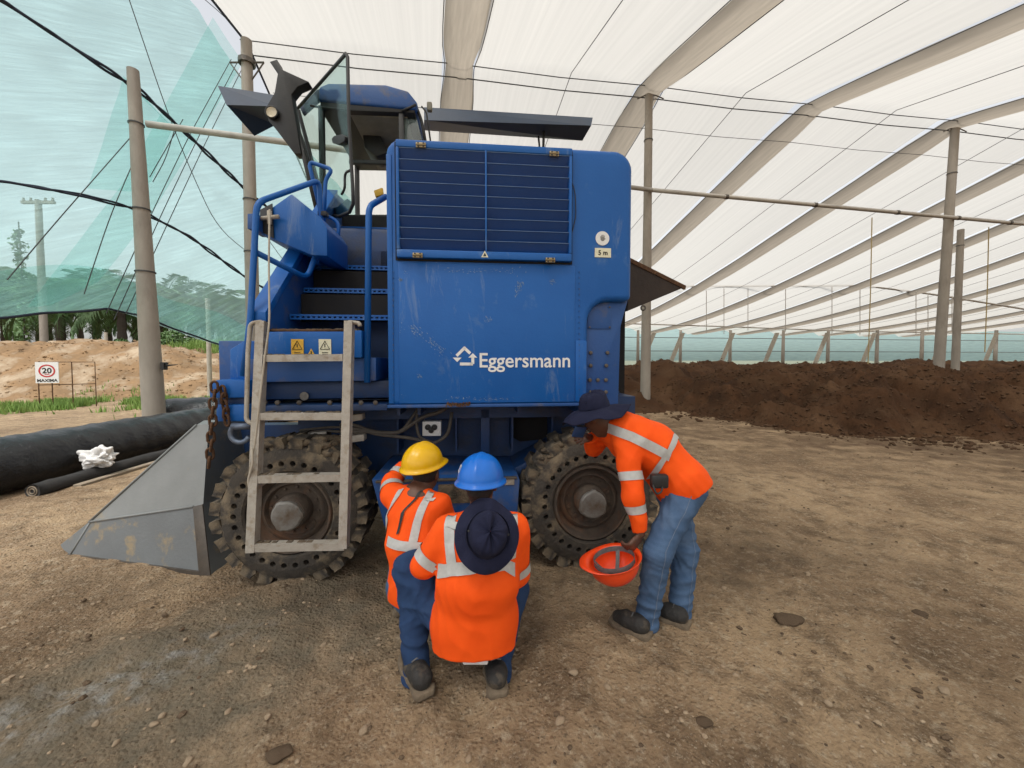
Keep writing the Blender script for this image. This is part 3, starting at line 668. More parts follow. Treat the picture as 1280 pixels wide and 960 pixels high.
for i in range(650):
    z = 1.5 + 8.0 * random.random() ** 1.2; wv = .15 + .14 * mnoise.noise(Vector((z * 1.7, 0, 0)))
    pnt = Vector((random.gauss(0, abs(wv)) + .3 * mnoise.noise(Vector((z * .5, 4, 0))), random.gauss(0, wv), z)); a = Vector((random.gauss(0, 1), random.gauss(0, 1), random.gauss(0, 1))).normalized() * .13; b = a.orthogonal().normalized() * .06
    k = len(vs); vs += [pnt - a, pnt + b, pnt + a, pnt - b]; fs.append((k, k + 1, k + 2, k + 3))
mesh('foliage', vs, fs, 'leaf', vine); MB().tube([(0, 0, 0), (.1, 0, 5), (0, 0, 10)], .03, 5).build('stem', 'trunk', vine)
up = at(55, 420, 24); t = post('utility_pole', (up.x, 24, 0), at(50, 250, 24).z, .2, .15, 'grey utility pole with a crossarm, seen through the net at far left', cat='pole')
zc = at(50, 253, 24).z; MB().box(-1.0, 1.0, -.08, .08, zc - .08, zc + .08).build('crossarm', 'conc', t)
for dx in (-.9, -.45, .45, .9): MB().lathe([(.05, 0), (.08, .06), (.04, .12), (.07, .18), (.001, .22)], 8, (dx, 0, zc + .08)).build('insulator', 'conc', t)
pp = at(262, 470, 16); post('fence_post', (pp.x, 16, 0), at(262, 373, 16).z, .09, .08, 'slim pale post standing on the grass beyond the net', mt='strut')
pp = at(133, 436, 22); post('marker_stake', (pp.x, 22, 1.2), at(133, 422, 22).z + .3, .08, .07, 'short pale stake standing on top of the clay bank', mt='strut')
# grass beds
def grass(name, n, fn, label, hgt=.22):
    vs = []; fs = []
    for i in range(n):
        x, y, z = fn(); a = random.random() * 6.28; h = hgt * random.uniform(.5, 1.3); wd = .018 * random.uniform(.8, 1.6); l = random.uniform(0, .5) * h; b = random.random() * 6.28
        k = len(vs); vs += [(x - wd * math.cos(a), y - wd * math.sin(a), z), (x + wd * math.cos(a), y + wd * math.sin(a), z), (x + l * math.cos(b), y + l * math.sin(b), z + h)]; fs.append((k, k + 1, k + 2))
    o = mesh(name, vs, fs, 'grass'); tag(o, label, kind='stuff')
def g1_():
    while 1:
        x = random.uniform(-17.5, -6.5); y = 13.6 + .10 * (x + 16) + random.gauss(0, 1.0)
        if fbm(x * .55, y * .55, 3) > random.uniform(0, .4): return x, y, max(0, bank_h(x, y))
grass('grass_strip', 15000, g1_, 'strip of fresh green grass at the foot of the clay bank')
def g2_():
    x = random.uniform(-19, -6); y = random.uniform(21, 28); return x, y, max(0, bank_h(x, y))
grass('grass_slope', 16000, g2_, 'green weeds and grass growing behind the clay bank', .5)

# ------------------------------------------------------------------ speed sign
sp_ = at(59, 466, 12.6); sg = empty('speed_sign', 'white speed limit sign with red ring on a thin metal frame', 'sign', (sp_.x, 12.6, 0), rot=(0, 0, R(18)))
zc = sp_.z / .8; sg.scale = (.8, .8, .8); MB().box(-.36, .36, -.01, .01, zc - .42, zc + .44).build('panel', 'white', sg)
MB().lathe([(.21, 0), (.26, 0), (.26, .006), (.21, .006), (.21, 0)], 32, (0, -.012, zc + .08), '-y').build('ring', 'inkred', sg)
XZ = Matrix.Rotation(R(90), 4, 'X')
text_mesh('number_print', '20', .30, 'ink', sg, Matrix.Translation((0, -.014, zc - .01)) @ XZ, .008, .001, 'CENTER')
text_mesh('unit_print', 'km/h', .075, 'inkred', sg, Matrix.Translation((0, -.014, zc - .08)) @ XZ, .002, .001, 'CENTER')
text_mesh('word_print', 'MAXIMA', .165, 'ink', sg, Matrix.Translation((0, -.014, zc - .37)) @ XZ, .005, .001, 'CENTER')
for x in (-.3, .12): MB().tube([(x, .03, 0), (x, .03, zc + .44)], .02, 6).build('post', 'rust', sg)
MB().tube([(-.3, .05, zc + .44), (1.25, .5, zc + .44), (1.25, .5, 0)], .018, 6).tube([(.6, .3, 0), (.6, .3, zc + .44)], .018, 6).tube([(-.3, .05, zc - .5), (1.25, .5, zc - .5)], .018, 6).build('frame', 'rust', sg)

# ------------------------------------------------------------------ rolls, rag, plank at left
def roll(name, A, B, r, mt, label, n=60, wr=.05, seg=28):
    A, B = Vector(A), Vector(B); ax = (B - A).normalized(); sx = ax.orthogonal(); sx = Vector((-ax.y, ax.x, 0)).normalized(); sz = sx.cross(ax) * -1
    if sz.z < 0: sz = -sz
    t = empty(name, label, 'roll', A); vs = []; fs = []
    for i in range(n + 1):
        p = (B - A) * (i / n)
        for k in range(seg):
            a = 2 * math.pi * k / seg; e = 1 + wr * mnoise.noise(Vector((i * .33, math.cos(a) * 1.3, math.sin(a) * 1.3 + r))) + wr * .9 * (abs(mnoise.noise(Vector((i * .8 + k * .35, k * .4, 2)))) - .2)
            zz = math.sin(a); zz = zz if zz > -.75 else -.75
            vs.append(p + sx * math.cos(a) * r * e * 1.05 + sz * (zz * r * e + r * .75))
    for i in range(n):
        for k in range(seg): fs.append((i * seg + k, i * seg + (k + 1) % seg, (i + 1) * seg + (k + 1) % seg, (i + 1) * seg + k))
    fs += [tuple(range(seg)), tuple(n * seg + k for k in range(seg))]
    o = mesh('wrap', vs, fs, mt, t, True); return t, sx, sz, ax
roll('plastic_roll', (-6.42, 3.0, 0), (-6.05, 10.2, 0), .37, 'plastic', 'huge shiny black plastic film roll lying along the left edge', 150, .06, 40)
roll('plastic_roll', (-7.75, 8.6, 0), (-6.9, 9.1, 0), .42, 'plastic', 'short end of another black roll poking out behind the concrete post', 20, .04)
nA = Vector((-5.62, 4.45, 0)); nB = Vector((-5.70, 7.4, 0))
t, sx, sz, ax = roll('net_roll', nA, nB, .085, 'blacknet', 'thin black rolled net lying in front of the big plastic roll', 50, .12, 16)
vs = []
mb = MB()
for rr in (.03, .055): mb.tube([Vector((0, 0, .065)) - ax * .004 + (sx * math.cos(a) + Vector((0, 0, 1)) * math.sin(a)) * rr for a in np.linspace(0, 6.28, 17)[:-1]], .007, 5, closed=True)
mb.build('roll_end', 'wood', t)
a = Vector((-5.44, 4.75, .01)); b = Vector((-5.50, 6.1, .01))
dv = (b - a).normalized(); sdv = Vector((-dv.y, dv.x, 0)) * .05
tag(MB().prism([a - sdv, b - sdv, b + sdv, a + sdv], (0, 0, .035), .006).build('plank', 'wood'), 'grey wooden plank lying beside the thin black roll', 'plank')
# rag: crumpled sheet
c = Vector((-5.64, 5.2, .24)); bm = bmesh.new(); bmesh.ops.create_icosphere(bm, subdivisions=5, radius=1)
for v in bm.verts:
    n = v.co.copy(); k = 1 + .6 * mnoise.noise(n * 1.4 + Vector((3, 1, 0))) + .4 * mnoise.noise(n * 3.2) - .18 * abs(mnoise.noise(n * 5))
    v.co = Vector((n.x * .19 * k, n.y * .12 * k, n.z * .13 * k + .05 * max(0, mnoise.noise(n * 1.2)) + .02))
me = bpy.data.meshes.new('rag'); bm.to_mesh(me); bm.free(); me.shade_smooth(); tag(link_obj('rag', me, 'rag', None, c), 'crumpled white rag thrown on the black rolls', 'rag')

# ------------------------------------------------------------------ the compost turner
T = empty('compost_turner', 'big blue compost turning machine with open cab door and steps', 'machine', MORG, rot=(0, 0, MANG))
def Z(v, ly, u=640): return q(u, v, ly).z
def X_(u, ly, v=450): return q(u, v, ly).x
def pxprism(name, px, ly, t, mt, bev=.008, parent=T, smooth='auto'):
    return MB().prism([q(u, v, ly) for (u, v) in px], (0, t, 0), bev).build(name, mt, parent, smooth)
BW = X_(789, 0); BX = X_(735, 0); ZB, ZT, ZN = 1.268, 3.165, Z(376, 0, 760)
prof = [(0, ZB), (BX, ZB)] + [(BX, ZN - .16)] + [(BX + .16 - .16 * math.cos(a), ZN - .16 + .16 * math.sin(a)) for a in np.linspace(.2, 1.57, 6)] + [(BW, ZN)]
prof += [(BW, ZT - .14)] + [(BW - .14 + .14 * math.cos(a), ZT - .14 + .14 * math.sin(a)) for a in np.linspace(.2, 1.4, 5)] + [(BW - .14, ZT), (.06, ZT), (0, ZT - .06)]
body = MB().prism([(x, 0, z) for x, z in prof], (0, 1.15, 0), .045, 4).build('engine_housing', 'blue', T, 'auto')
# lower front panel, proud, with weld strips
xl, xr = X_(499, 0), X_(718, 0)
MB().box(xl, xr, -.008, .004, ZB + .02, Z(331, 0) , .004).build('front_panel', 'blue', T, 'auto')
MB().box(.006, .042, -.006, .004, ZB + .02, ZT - .12, .003).build('corner_strip', 'blue', body, 'auto')
MB().box(xr + .008, BX - .012, -.005, .004, ZB + .02, ZN - .3, .003).build('corner_strip', 'blue', body, 'auto')
MB().box(-.004, BX + .004, -.012, .03, ZB - .012, ZB + .012, .004).build('bottom_lip', 'blue_dirty', body, 'auto')
mb = MB()
for k in range(26): x0 = X_(557, 0) + k * .0068; zz = ZB + .006 + random.uniform(-.006, .012); mb.box(x0, x0 + random.uniform(.006, .016), -.0165, -.010, zz - .008, zz + random.uniform(.005, .016))
mb.build('rust_patch', 'rust', body)
# louvre door
dx0, dx1, dz0, dz1 = X_(498, -.02), X_(713, -.02), Z(325, -.02, 600), ZT - .035
door = MB().box(dx0, dx1, -.006, .0, dz0, dz1).build('louvre_door', 'louver', T)
fw_ = .045
fr_ = MB()
for (a0, a1, b0, b1) in ((dx0, dx1, dz0, dz0 + .055), (dx0, dx1, dz1 - .05, dz1), (dx0, dx0 + .022, dz0 + .055, dz1 - .05), (dx1 - .022, dx1, dz0 + .055, dz1 - .05)): fr_.box(a0, a1, -.05, -.006, b0, b1, .006)
fr_.build('door_frame', 'blue', door, 'auto')
gp = MB()
for (a0, a1, b0, b1) in ((dx0 - .014, dx0 - .002, dz0 - .012, dz1), (dx1 + .002, dx1 + .012, dz0 - .012, dz1), (dx0, dx1, dz0 - .014, dz0 - .003)): gp.box(a0, a1, -.0095, .002, b0, b1)
gp.build('door_gap', 'void', door)
nsl = 9; h = (dz1 - .05 - dz0 - .055) / nsl
for half in (0, 1):
    xa = dx0 + .022 if half == 0 else (dx0 + dx1) / 2 + .006; xb = (dx0 + dx1) / 2 - .006 if half == 0 else dx1 - .022
    for k in range(nsl):
        z0 = dz0 + .055 + k * h
        s = MB().add([(xa, -.006, z0), (xb, -.006, z0), (xb, -.042, z0 + h * .92), (xa, -.042, z0 + h * .92), (xa, -.006, z0 + h * .98), (xb, -.006, z0 + h * .98)], [(0, 1, 2, 3), (3, 2, 5, 4)]).build('louvre_slat', 'louver', door)
        MB().box(xa, xb, -.046, -.038, z0 + h * .92, z0 + h * .97).build('slat_lip', 'edge', door)
MB().box((dx0 + dx1) / 2 - .006, (dx0 + dx1) / 2 + .006, -.049, -.006, dz0 + .05, dz1 - .03, .002).build('centre_bar', 'blue', door, 'auto')
for (u, v) in ((526, 181), (693, 192), (522, 319), (688, 325)):
    p = q(u, v, -.062); hg = MB().box(-.034, .034, -.002, .012, -.017, .017, .002).tube([(-.034, -.004, 0), (.034, -.004, 0)], .006, 6).build('hinge', 'brass', door, 'auto', p)
    for sx_ in (-.018, .018):
        for sz_ in (-.01, .01): MB().lathe([(.006, 0), (.006, .004), (.001, .005)], 8, (p.x + sx_, p.y - .002, p.z + sz_), '-y').build('hinge_bolt', 'ink', door)
p = q(606, 318, -.052); MB().prism([p + Vector((-.026, 0, -.02)), p + Vector((.026, 0, -.02)), p + Vector((0, 0, .027))], (0, .001, 0)).build('warning_triangle', 'cream', door)
MB().prism([p + Vector((-.012, -.001, -.013)), p + Vector((.012, -.001, -.013)), p + Vector((0, -.001, .012))], (0, .0008, 0)).build('warning_mark', 'ink', door)
# scuffs worn into the paint
M['scuff'] = mat('scuffed_paint', (.10, .19, .36), (.17, .25, .38), 30, .6)
def scuff(px, wd, n=46, keep=.62):
    P = smoothpath([q(u, v, -.0092) for u, v in px], .3, 12); mb = MB()
    for k in range(n):
        a = P[int(random.random() * (len(P) - 1))]; l = random.uniform(.008, .05) * wd * 30; w_ = random.uniform(.0006, .0035); i_ = min(len(P) - 2, max(0, P.index(a))); d = (P[i_ + 1] - P[i_]).normalized()
        o_ = a + Vector((random.gauss(0, wd), 0, random.gauss(0, wd))); nrm = Vector((-d.z, 0, d.x)) * w_
        mb.add([o_ - d * l * .5, o_ + nrm, o_ + d * l * .5, o_ - nrm], [(0, 1, 2, 3)])
    mb.build('paint_scuff', 'scuff', body)['kind'] = 'stuff'
scuff([(502, 408), (520, 412), (545, 432), (566, 455)], .016, 120); scuff([(655, 340), (648, 360), (640, 385)], .015, 60); scuff([(610, 400), (613, 415)], .012, 30)
scuff([(505, 340), (600, 338), (714, 340)], .010, 90); scuff([(690, 352), (716, 356)], .010, 30); scuff([(525, 470), (570, 465)], .008, 30); scuff([(505, 495), (600, 499), (715, 497)], .008, 90); scuff([(501, 350), (502, 480)], .006, 60)
# wire loop beside the door
MB().tube(smoothpath([q(714, 225, -.012), q(719, 240, -.014), q(720, 270, -.014), q(714, 295, -.012)], .04), .0035, 5).build('loop_wire', 'ink', T)
# stickers
p = q(753, 298, -.002); MB().lathe([(.001, .003), (.052, .003), (.053, 0)], 28, p, '-y').build('round_sticker', 'white', T)
mb = MB().lathe([(.001, .0045), (.016, .0045)], 12, p + Vector((0, 0, -.006)), '-y')
for dx, hh in ((-.014, .014), (-.006, .024), (.003, .026), (.012, .02)): mb.box(p.x + dx - .003, p.x + dx + .003, p.y - .0052, p.y - .0042, p.z, p.z + hh)
mb.box(p.x + .012, p.x + .022, p.y - .0052, p.y - .0042, p.z - .008, p.z - .001); mb.build('hand_print', 'grey', T)
p = q(753.5, 316, -.002); MB().box(p.x - .062, p.x + .062, p.y - .003, p.y, p.z - .034, p.z + .034).build('distance_sticker', 'cream', T)
text_mesh('distance_print', '5 m', .048, 'ink', T, Matrix.Translation((p.x, p.y - .0045, p.z - .016)) @ XZ, .001, .0008, 'CENTER')
p0 = q(598, 459, -.010); pe = q(711, 459, -.010); tx = text_mesh('lettering', 'Eggersmann', .135, 'white', T, Matrix.Identity(4), .0016, .0008)
vv = [v.co.x for v in tx.data.vertices]; sc_ = (pe.x - p0.x) / (max(vv) - min(vv)); tx.data.transform(Matrix.Translation((p0.x, p0.y - .001, p0.z)) @ XZ @ Matrix.Diagonal((sc_, 1.0 * sc_ * 1.04, 1, 1)))
# recycling house logo: three bars with arrow heads
def bar(pts, wd):
    mb = MB()
    for a, b in zip(pts, pts[1:]):
        a, b = Vector(a), Vector(b); d = (b - a).normalized(); s = Vector((-d.z, 0, d.x)) * wd; mb.prism([a - s - d * wd * .6, b - s + d * wd * .6, b + s + d * wd * .6, a + s - d * wd * .6], (0, .001, 0))
    return mb
def L_(u, v): return q(u, v, -.0105)
lg = bar([L_(576, 455), L_(588, 455), L_(590, 455)], .0105); lg.v; lg2 = bar([L_(571.5, 444), L_(580.5, 435), L_(587, 441)], .0105); lg3 = bar([L_(591, 454), L_(591, 447)], .0105)
def arrow(u, v, du, dv, s=5.5):
    a = L_(u + du * s, v + dv * s); b = L_(u - dv * s, v + du * s); c = L_(u + dv * s, v - du * s); return MB().prism([a - Vector((0, .001, 0)), b - Vector((0, .001, 0)), c - Vector((0, .001, 0))], (0, .001, 0))
for mb, nm in ((lg, 'a'), (lg2, 'b'), (lg3, 'c'), (arrow(571.5, 447, 0, 1), 'd'), (arrow(591, 447, 0, -1), 'e')): mb.build('logo_bar', 'white', T)
# wheel-arch plate at right with bolts
pxprism('arch_plate', [(728, 372), (786, 372), (776, 408), (772.5, 520), (728, 520)], .07, .5, 'blue_dirty')
ap = pxprism('cover_plate', [(735, 383), (764, 381), (764, 411), (735, 411)], .062, .012, 'blue_dirty', .003)
for (u, v) in ((738, 441), (759, 441), (738, 457), (757.5, 457), (737, 475), (747, 475), (757, 475), (738, 490), (757, 490)):
    MB().lathe([(.015, 0), (.015, .012), (.011, .016), (.001, .017)], 8, q(u, v, .068), '-y').build('bolt', 'steel', T, 'auto')
for (u, v) in ((737, 385), (762, 384), (737, 409), (762, 409)): MB().lathe([(.007, 0), (.007, .005), (.001, .006)], 8, q(u, v, .060), '-y').build('bolt', 'steel', T)
# small strip of the panel bolts along weld seams
mb = MB()
for v in range(340, 500, 7):
    p = q(491.5, v, -.006); mb.box(p.x - .003, p.x + .003, p.y - .003, p.y + .002, p.z - .006, p.z + .006)
    p = q(724, v, -.005); mb.box(p.x - .003, p.x + .003, p.y - .003, p.y + .002, p.z - .006, p.z + .006)
mb.build('weld_spots', 'blue_dirty', T)
# rear rubber hood at right
a = [q(788, 326, .75), q(857, 358.5, .75), q(784, 389, .75)]
hood = MB().prism(a, (0, 1.4, 0), .006).build('rear_hood', 'brown', T)
MB().prism([q(788, 322, .74), q(858, 357, .74), q(857, 362, .74), q(788, 328, .74)], (0, .03, 0), .004).build('hood_edge', 'rust', hood)
e = q(804, 385, .73); MB().tube([e + Vector((math.cos(t_) * .022, 0, math.sin(t_) * .022)) for t_ in np.linspace(0, 6.28, 13)[:-1]], .008, 6, closed=True).build('lifting_eye', 'steel', hood)
# under frame
MB().box(-.95, BW + .2, .75, .85, .42, 1.30).build('chassis_plate', 'blue_shaded', T)
MB().box(-1.2, BW + .25, .5, 1.0, 1.10, 1.275).build('chassis_beam', 'blue_shaded', T)
MB().box(-1.1, BW + .2, .85, 1.1, .30, .45).build('lower_beam', 'blue_shaded', T)
for u in (497, 570, 607, 640, 690): x = X_(u, .55); MB().box(x - .008, x + .008, .52, .77, .80, 1.2).build('stiffener_rib', 'blue_shaded', T)
for u in (500, 525, 648): p = q(u, 512, .3); MB().box(p.x - .012, p.x + .012, .25, .5, 1.17, 1.262).build('hanger', 'blue_shaded', T)
pxprism('rear_opening', [(640, 508), (690, 508), (690, 548), (650, 552), (640, 546)], .715, .03, 'void', .002)  # black plate painting the shade inside an opening
pxprism('fender', [(635, 590), (705, 552), (735, 552), (735, 560), (708, 562), (638, 602)], .3, .4, 'blue_shaded', .004)
pxprism('bracket', [(601, 512), (612, 512), (612, 570), (601, 570)], .5, .2, 'blue_shaded', .003)
# side body behind, tunnel, far side
MB().box(-1.0, BW + .35, 1.0, 1.12, .35, 2.2).build('tunnel_wall', 'void', T)  # stops light from behind; near-black puts the shade beneath into its colour
MB().box(-.9, BW - .1, 1.1, 4.4, 2.0, 2.9, .05).build('tunnel_roof', 'blue_shaded', T, 'auto')
MB().box(-1.2, BW, 4.3, 5.0, .9, 2.6, .05).build('far_housing', 'blue', T, 'auto')
# step tank between the wheels
st = MB().prism([q(464, 599, .02), q(650, 599, .02), q(646, 655, .02), q(480, 659, .02)], (0, .72, 0), .012).build('step_tank', 'blue_dirty', T, 'auto')
zt = q(550, 599, .02).z
MB().box(q(470, 599, .02).x, q(646, 599, .02).x, .0, .03, zt - .012, zt + .006, .004).build('worn_edge', 'steel', st, 'auto')
pxprism('rust_plate', [(548, 606), (606, 604), (604, 628), (546, 630)], .012, .01, 'mudpack', .002, st)
pxprism('worn_patch', [(622, 598), (643, 598), (643, 606), (622, 607)], .010, .01, 'ladder', .002, st)
# control plate and hoses
cb = pxprism('control_box', [(528, 527), (551, 527), (551, 545), (528, 545)], .35, .1, 'white', .004)
for (u, v, r) in ((535, 534, .024), (543, 534, .024), (539, 538, .022)): MB().lathe([(r, 0), (r, .012), (.001, .016)], 14, q(u, v, .348), '-y').build('knob', 'ink', cb, 'auto')
for path, r in (([(425, 541), (455, 539), (478, 541), (500, 541), (515, 530), (530, 520), (548, 516), (560, 508)], .016), ([(425, 536), (450, 536), (470, 543), (500, 546), (522, 549), (540, 556), (560, 545), (565, 515)], .014),
                ([(425, 531), (445, 531), (460, 538), (490, 543), (505, 537), (515, 522), (525, 508)], .013), ([(522, 508), (520, 530), (524, 548), (540, 553)], .012), ([(370, 545), (400, 538), (430, 540), (455, 542)], .012), ([(372, 549), (410, 545), (450, 547)], .010), ([(375, 538), (410, 534), (440, 534)], .010)):
    MB().tube(smoothpath([q(u, v, .30) for u, v in path], .08), r, 8).build('hose', 'hose', T, True)
for (u0, v0, u1, v1) in ((440, 517, 453, 527), (440, 543, 455, 553), (420, 544, 440, 556)): pxprism('hose_clamp', [(u0, v0 + 2), (u1, v0), (u1, v1 - 2), (u0, v1)], .25, .08, 'ladder', .003)
MB().tube([q(385, 543, .28), q(408, 541, .28)], .012, 8).build('ram_rod', 'pipe', T, True)

# left deck under the stairs
pxprism('sticker_panel', [(318, 415), (452, 413), (452, 447), (318, 449)], .02, .25, 'blue', .006)
pxprism('deck_panel', [(310, 449), (470, 447), (470, 476), (310, 478)], .07, .4, 'blue_dirty', .006)
pxprism('deck_beam', [(300, 478), (487, 476), (487, 497), (300, 500)], .16, .5, 'blue_shaded', .006)
pxprism('deck_rail', [(320, 507), (484, 505), (484, 513), (320, 515)], .06, .3, 'blue_shaded', .004)
for u in (332, 348, 375, 413, 452, 470): MB().lathe([(.017, 0), (.017, .02), (.001, .022)], 6, q(u, 503, .07), '-y').build('bolt', 'steel', T)
MB().lathe([(.03, 0), (.032, .012), (.001, .014)], 10, q(381, 495, .15), '-y').build('bolt', 'hub', T)
mb = MB()
for k in range(60):
    p = q(random.uniform(340, 450), 413, .05 + random.random() * .15); s = random.uniform(.005, .014); mb.box(p.x - s, p.x + s, p.y - s, p.y + s, p.z - .004, p.z + s)
mb.build('deck_dirt', 'mudpack', T)
for (u0, u1, v0, v1, mt_, nm) in ((364.5, 379.5, 424, 446, 'yel', 'a'), (399, 414, 424, 446, 'cream', 'b')):
    a, b = q(u0, v1, .017), q(u1, v0, .017); st_ = MB().box(a.x, b.x, .0125, .0165, a.z, b.z).build('warning_sticker', mt_, T)
    cx, cz, s = (a.x + b.x) / 2, b.z - .045, .032
    MB().tube([(cx - s, .011, cz - s * .8), (cx + s, .011, cz - s * .8), (cx, .011, cz + s)], .004, 4, closed=True).build('sticker_print', 'ink', st_)
    MB().box(cx - .003, cx + .003, .0105, .012, cz - .012, cz + .012).box(cx - .02, cx + .02, .0105, .012, cz - .052, cz - .047).box(cx - .02, cx + .02, .0105, .012, cz - .064, cz - .059).build('sticker_print', 'ink', st_)
a = q(389, 441, .014); MB().prism([a + Vector((-.028, 0, -.022)), a + Vector((.028, 0, -.022)), a + Vector((0, 0, .03))], (0, .002, 0)).build('warning_triangle', 'yel', T)
MB().box(a.x - .004, a.x + .004, .0125, .0135, a.z - .012, a.z + .012).build('warning_mark', 'ink', T)
pxprism('side_block', [(287, 476), (287, 437), (306, 425), (320, 427), (320, 476)], .10, .6, 'blue', .008)
pxprism('bumper_bar', [(265, 478), (270, 475), (310, 475), (310, 497), (262, 498), (261, 484)], -.02, .5, 'blue', .008)
pxprism('bumper_bar', [(270, 506), (310, 506), (310, 527), (270, 527)], -.02, .5, 'blue', .008)
pxprism('bumper_web', [(272, 497), (310, 497), (310, 507), (272, 507)], .03, .4, 'blue_shaded', .002)
# shackle
c = q(299, 542, -.06)
MB().tube([c + Vector((math.cos(t_) * .062, .01, math.sin(t_) * .062)) for t_ in np.linspace(1.9, 5.9, 14)], .017, 10).build('shackle', 'shackle', T, True)
MB().tube([q(290, 533, -.06), q(313, 533, -.06)], .022, 10).build('shackle_pin', 'shackle', T, True)
# chain
ch0 = q(268, 484, -.07); ch1 = q(262, 578, -.10)
lk = MB().tube([Vector((math.cos(a_) * .019, 0, math.sin(a_) * .024 + (.014 if math.sin(a_) > 0 else -.014))) for a_ in np.linspace(0, 2 * math.pi, 17)[:-1]], .0085, 7, closed=True)
lko = lk.build('chain_link', 'rust', T, True)
for k in range(10):
    o = lko if k == 0 else lko.copy()
    if k: C.objects.link(o)
    o.location = ch0 + (ch1 - ch0) * (k / 9.0) + Vector((.004 * math.sin(k * 2), 0, 0)); o.rotation_euler = (.1, 0, R(90) * (k % 2) + R(25))
for k in range(5):
    o = lko.copy(); C.objects.link(o); o.location = ch0 + Vector((.035 + .005 * k, .03, -.03 - .05 * k)); o.rotation_euler = (.1, 0, R(90) * (k % 2) + R(-20))

# ladder
ly0, ly1 = -.14, -.30
def lad(u, v): t_ = (v - 405) / 285; return q(u, v, ly0 + (ly1 - ly0) * t_)
LD = MB()
def flat_bar(a, b, wx, wy):
    d = (b - a).normalized(); s = Vector((0, 1, 0)).cross(d).normalized() * wx; n = d.cross(s).normalized() * wy
    return MB().add([a - s - n, a + s - n, a + s + n, a - s + n, b - s - n, b + s - n, b + s + n, b - s + n], [(0, 1, 2, 3), (4, 7, 6, 5), (0, 4, 5, 1), (1, 5, 6, 2), (2, 6, 7, 3), (3, 7, 4, 0)])
ld = flat_bar(lad(328, 402), lad(315.5, 689), .026, .032).build('ladder', 'ladder', T); tag(ld, 'fold-down muddy aluminium access ladder')
flat_bar(lad(437, 402), lad(430, 684), .026, .032).build('stile', 'ladder', ld)
for (u0, u1, v0, v1) in ((332, 430, 448, 447), (326, 429, 520, 520), (322, 427, 598, 596), (318, 432, 683, 681)): flat_bar(lad(u0, v0), lad(u1, v1), .023, .030).build('rung', 'ladder', ld)
for k, (u0, u1, v0, v1) in enumerate(((332, 430, 448, 447), (326, 429, 520, 520), (322, 427, 598, 596), (318, 432, 683, 681))):
    mb = MB()
    for j in range(24):
        t_ = random.random(); p = lad(u0 + (u1 - u0) * t_, v0 - 4.0); s = random.uniform(.004, .011); mb.box(p.x - s * 1.6, p.x + s * 1.6, p.y - s, p.y + s * 2, p.z - .004, p.z + s)
    mb.build('rung_mud', 'mudpack', ld)
MB().tube(smoothpath([lad(329, 408), lad(327, 402), lad(313, 404), lad(310, 440), lad(308, 526), lad(318, 531)], .035), .014, 8).build('grab_rail', 'ladder', ld, True)
MB().tube(smoothpath([lad(450, 408), lad(449, 404), lad(433, 402), lad(432, 440), lad(430, 526), lad(437, 528)], .03), .014, 8).build('grab_rail', 'ladder', ld, True)
MB().tube([lad(335, 413), lad(432, 413)], .008, 6).build('tie_rod', 'rust', ld, True)
MB().tube(smoothpath([q(337, 262, .05), q(336, 330, 0), q(337, 405, -.16), q(331, 445, -.2), q(318, 560, -.26), q(311, 600, -.27)], .1), .0065, 6).build('rope', 'strut', T, True)
MB().tube(smoothpath([q(315, 560, -.28), q(316, 580, -.29), q(310, 600, -.28), q(312, 612, -.28)], .03), .007, 6).build('rope_end', 'strut', T, True)

# stairs
for k, (v, u0) in enumerate(((394, 383), (361, 400), (332, 413), (307, 422), (284, 430))):
    ly = .38 + .26 * k; p = q(u0, v, ly); x0 = -.83; x1 = -.02; zt = p.z
    tr = MB().box(x0, x1, ly, ly + .2, zt - .012, zt).build('stair_tread', 'blue_dirty', T)
    mb = MB().box(x0, x1, ly - .012, ly, zt - .035, zt - .022).box(x0, x1, ly - .012, ly, zt - .008, zt + .006)
    for j in range(21): xx = x0 + (x1 - x0) * j / 20; mb.box(max(x0, xx - .009), min(x1, xx + .009), ly - .010, ly - .001, zt - .0215, zt - .0085)
    mb.build('tread_nosing', 'blue', tr)
    MB().box(x0, x1, ly + .20, ly + .21, zt - .03, zt + .20).build('riser_gap_shade', 'void', tr)  # black sheet painted as the dark gap between open treads
zlo = q(383, 394, .38).z
def strg(x, t=.03):
    return MB().prism([(x, -.0, zlo - .25), (x, .10, zlo + .02), (x, 1.5, zlo + 1.42), (x, 1.75, zlo + 1.45), (x, 1.75, zlo + .75), (x, .55, zlo - .42), (x, .2, zlo - .45)], (t, 0, 0), .004)
strg(-.87).build('stair_side', 'blue_dirty', T, 'auto')
MB().prism([(-.95, .02, zlo - .10), (-.95, 1.5, zlo + 1.40), (-.95, 1.5, zlo + 1.46), (-.95, .02, zlo - .02)], (.12, 0, 0), .004).build('stair_flange', 'blue', T, 'auto')
MB().box(-1.25, -.02, .8, 1.0, 1.3, zlo + .1).build('stair_back', 'blue_shaded', T)
MB().box(-1.35, -.8, .35, 1.3, 1.35, 1.75, .01).build('stair_base', 'blue_dirty', T, 'auto')
MB().box(-1.3, .1, 1.65, 2.9, zlo + 1.0, zlo + 1.08).build('platform', 'blue_dirty', T)
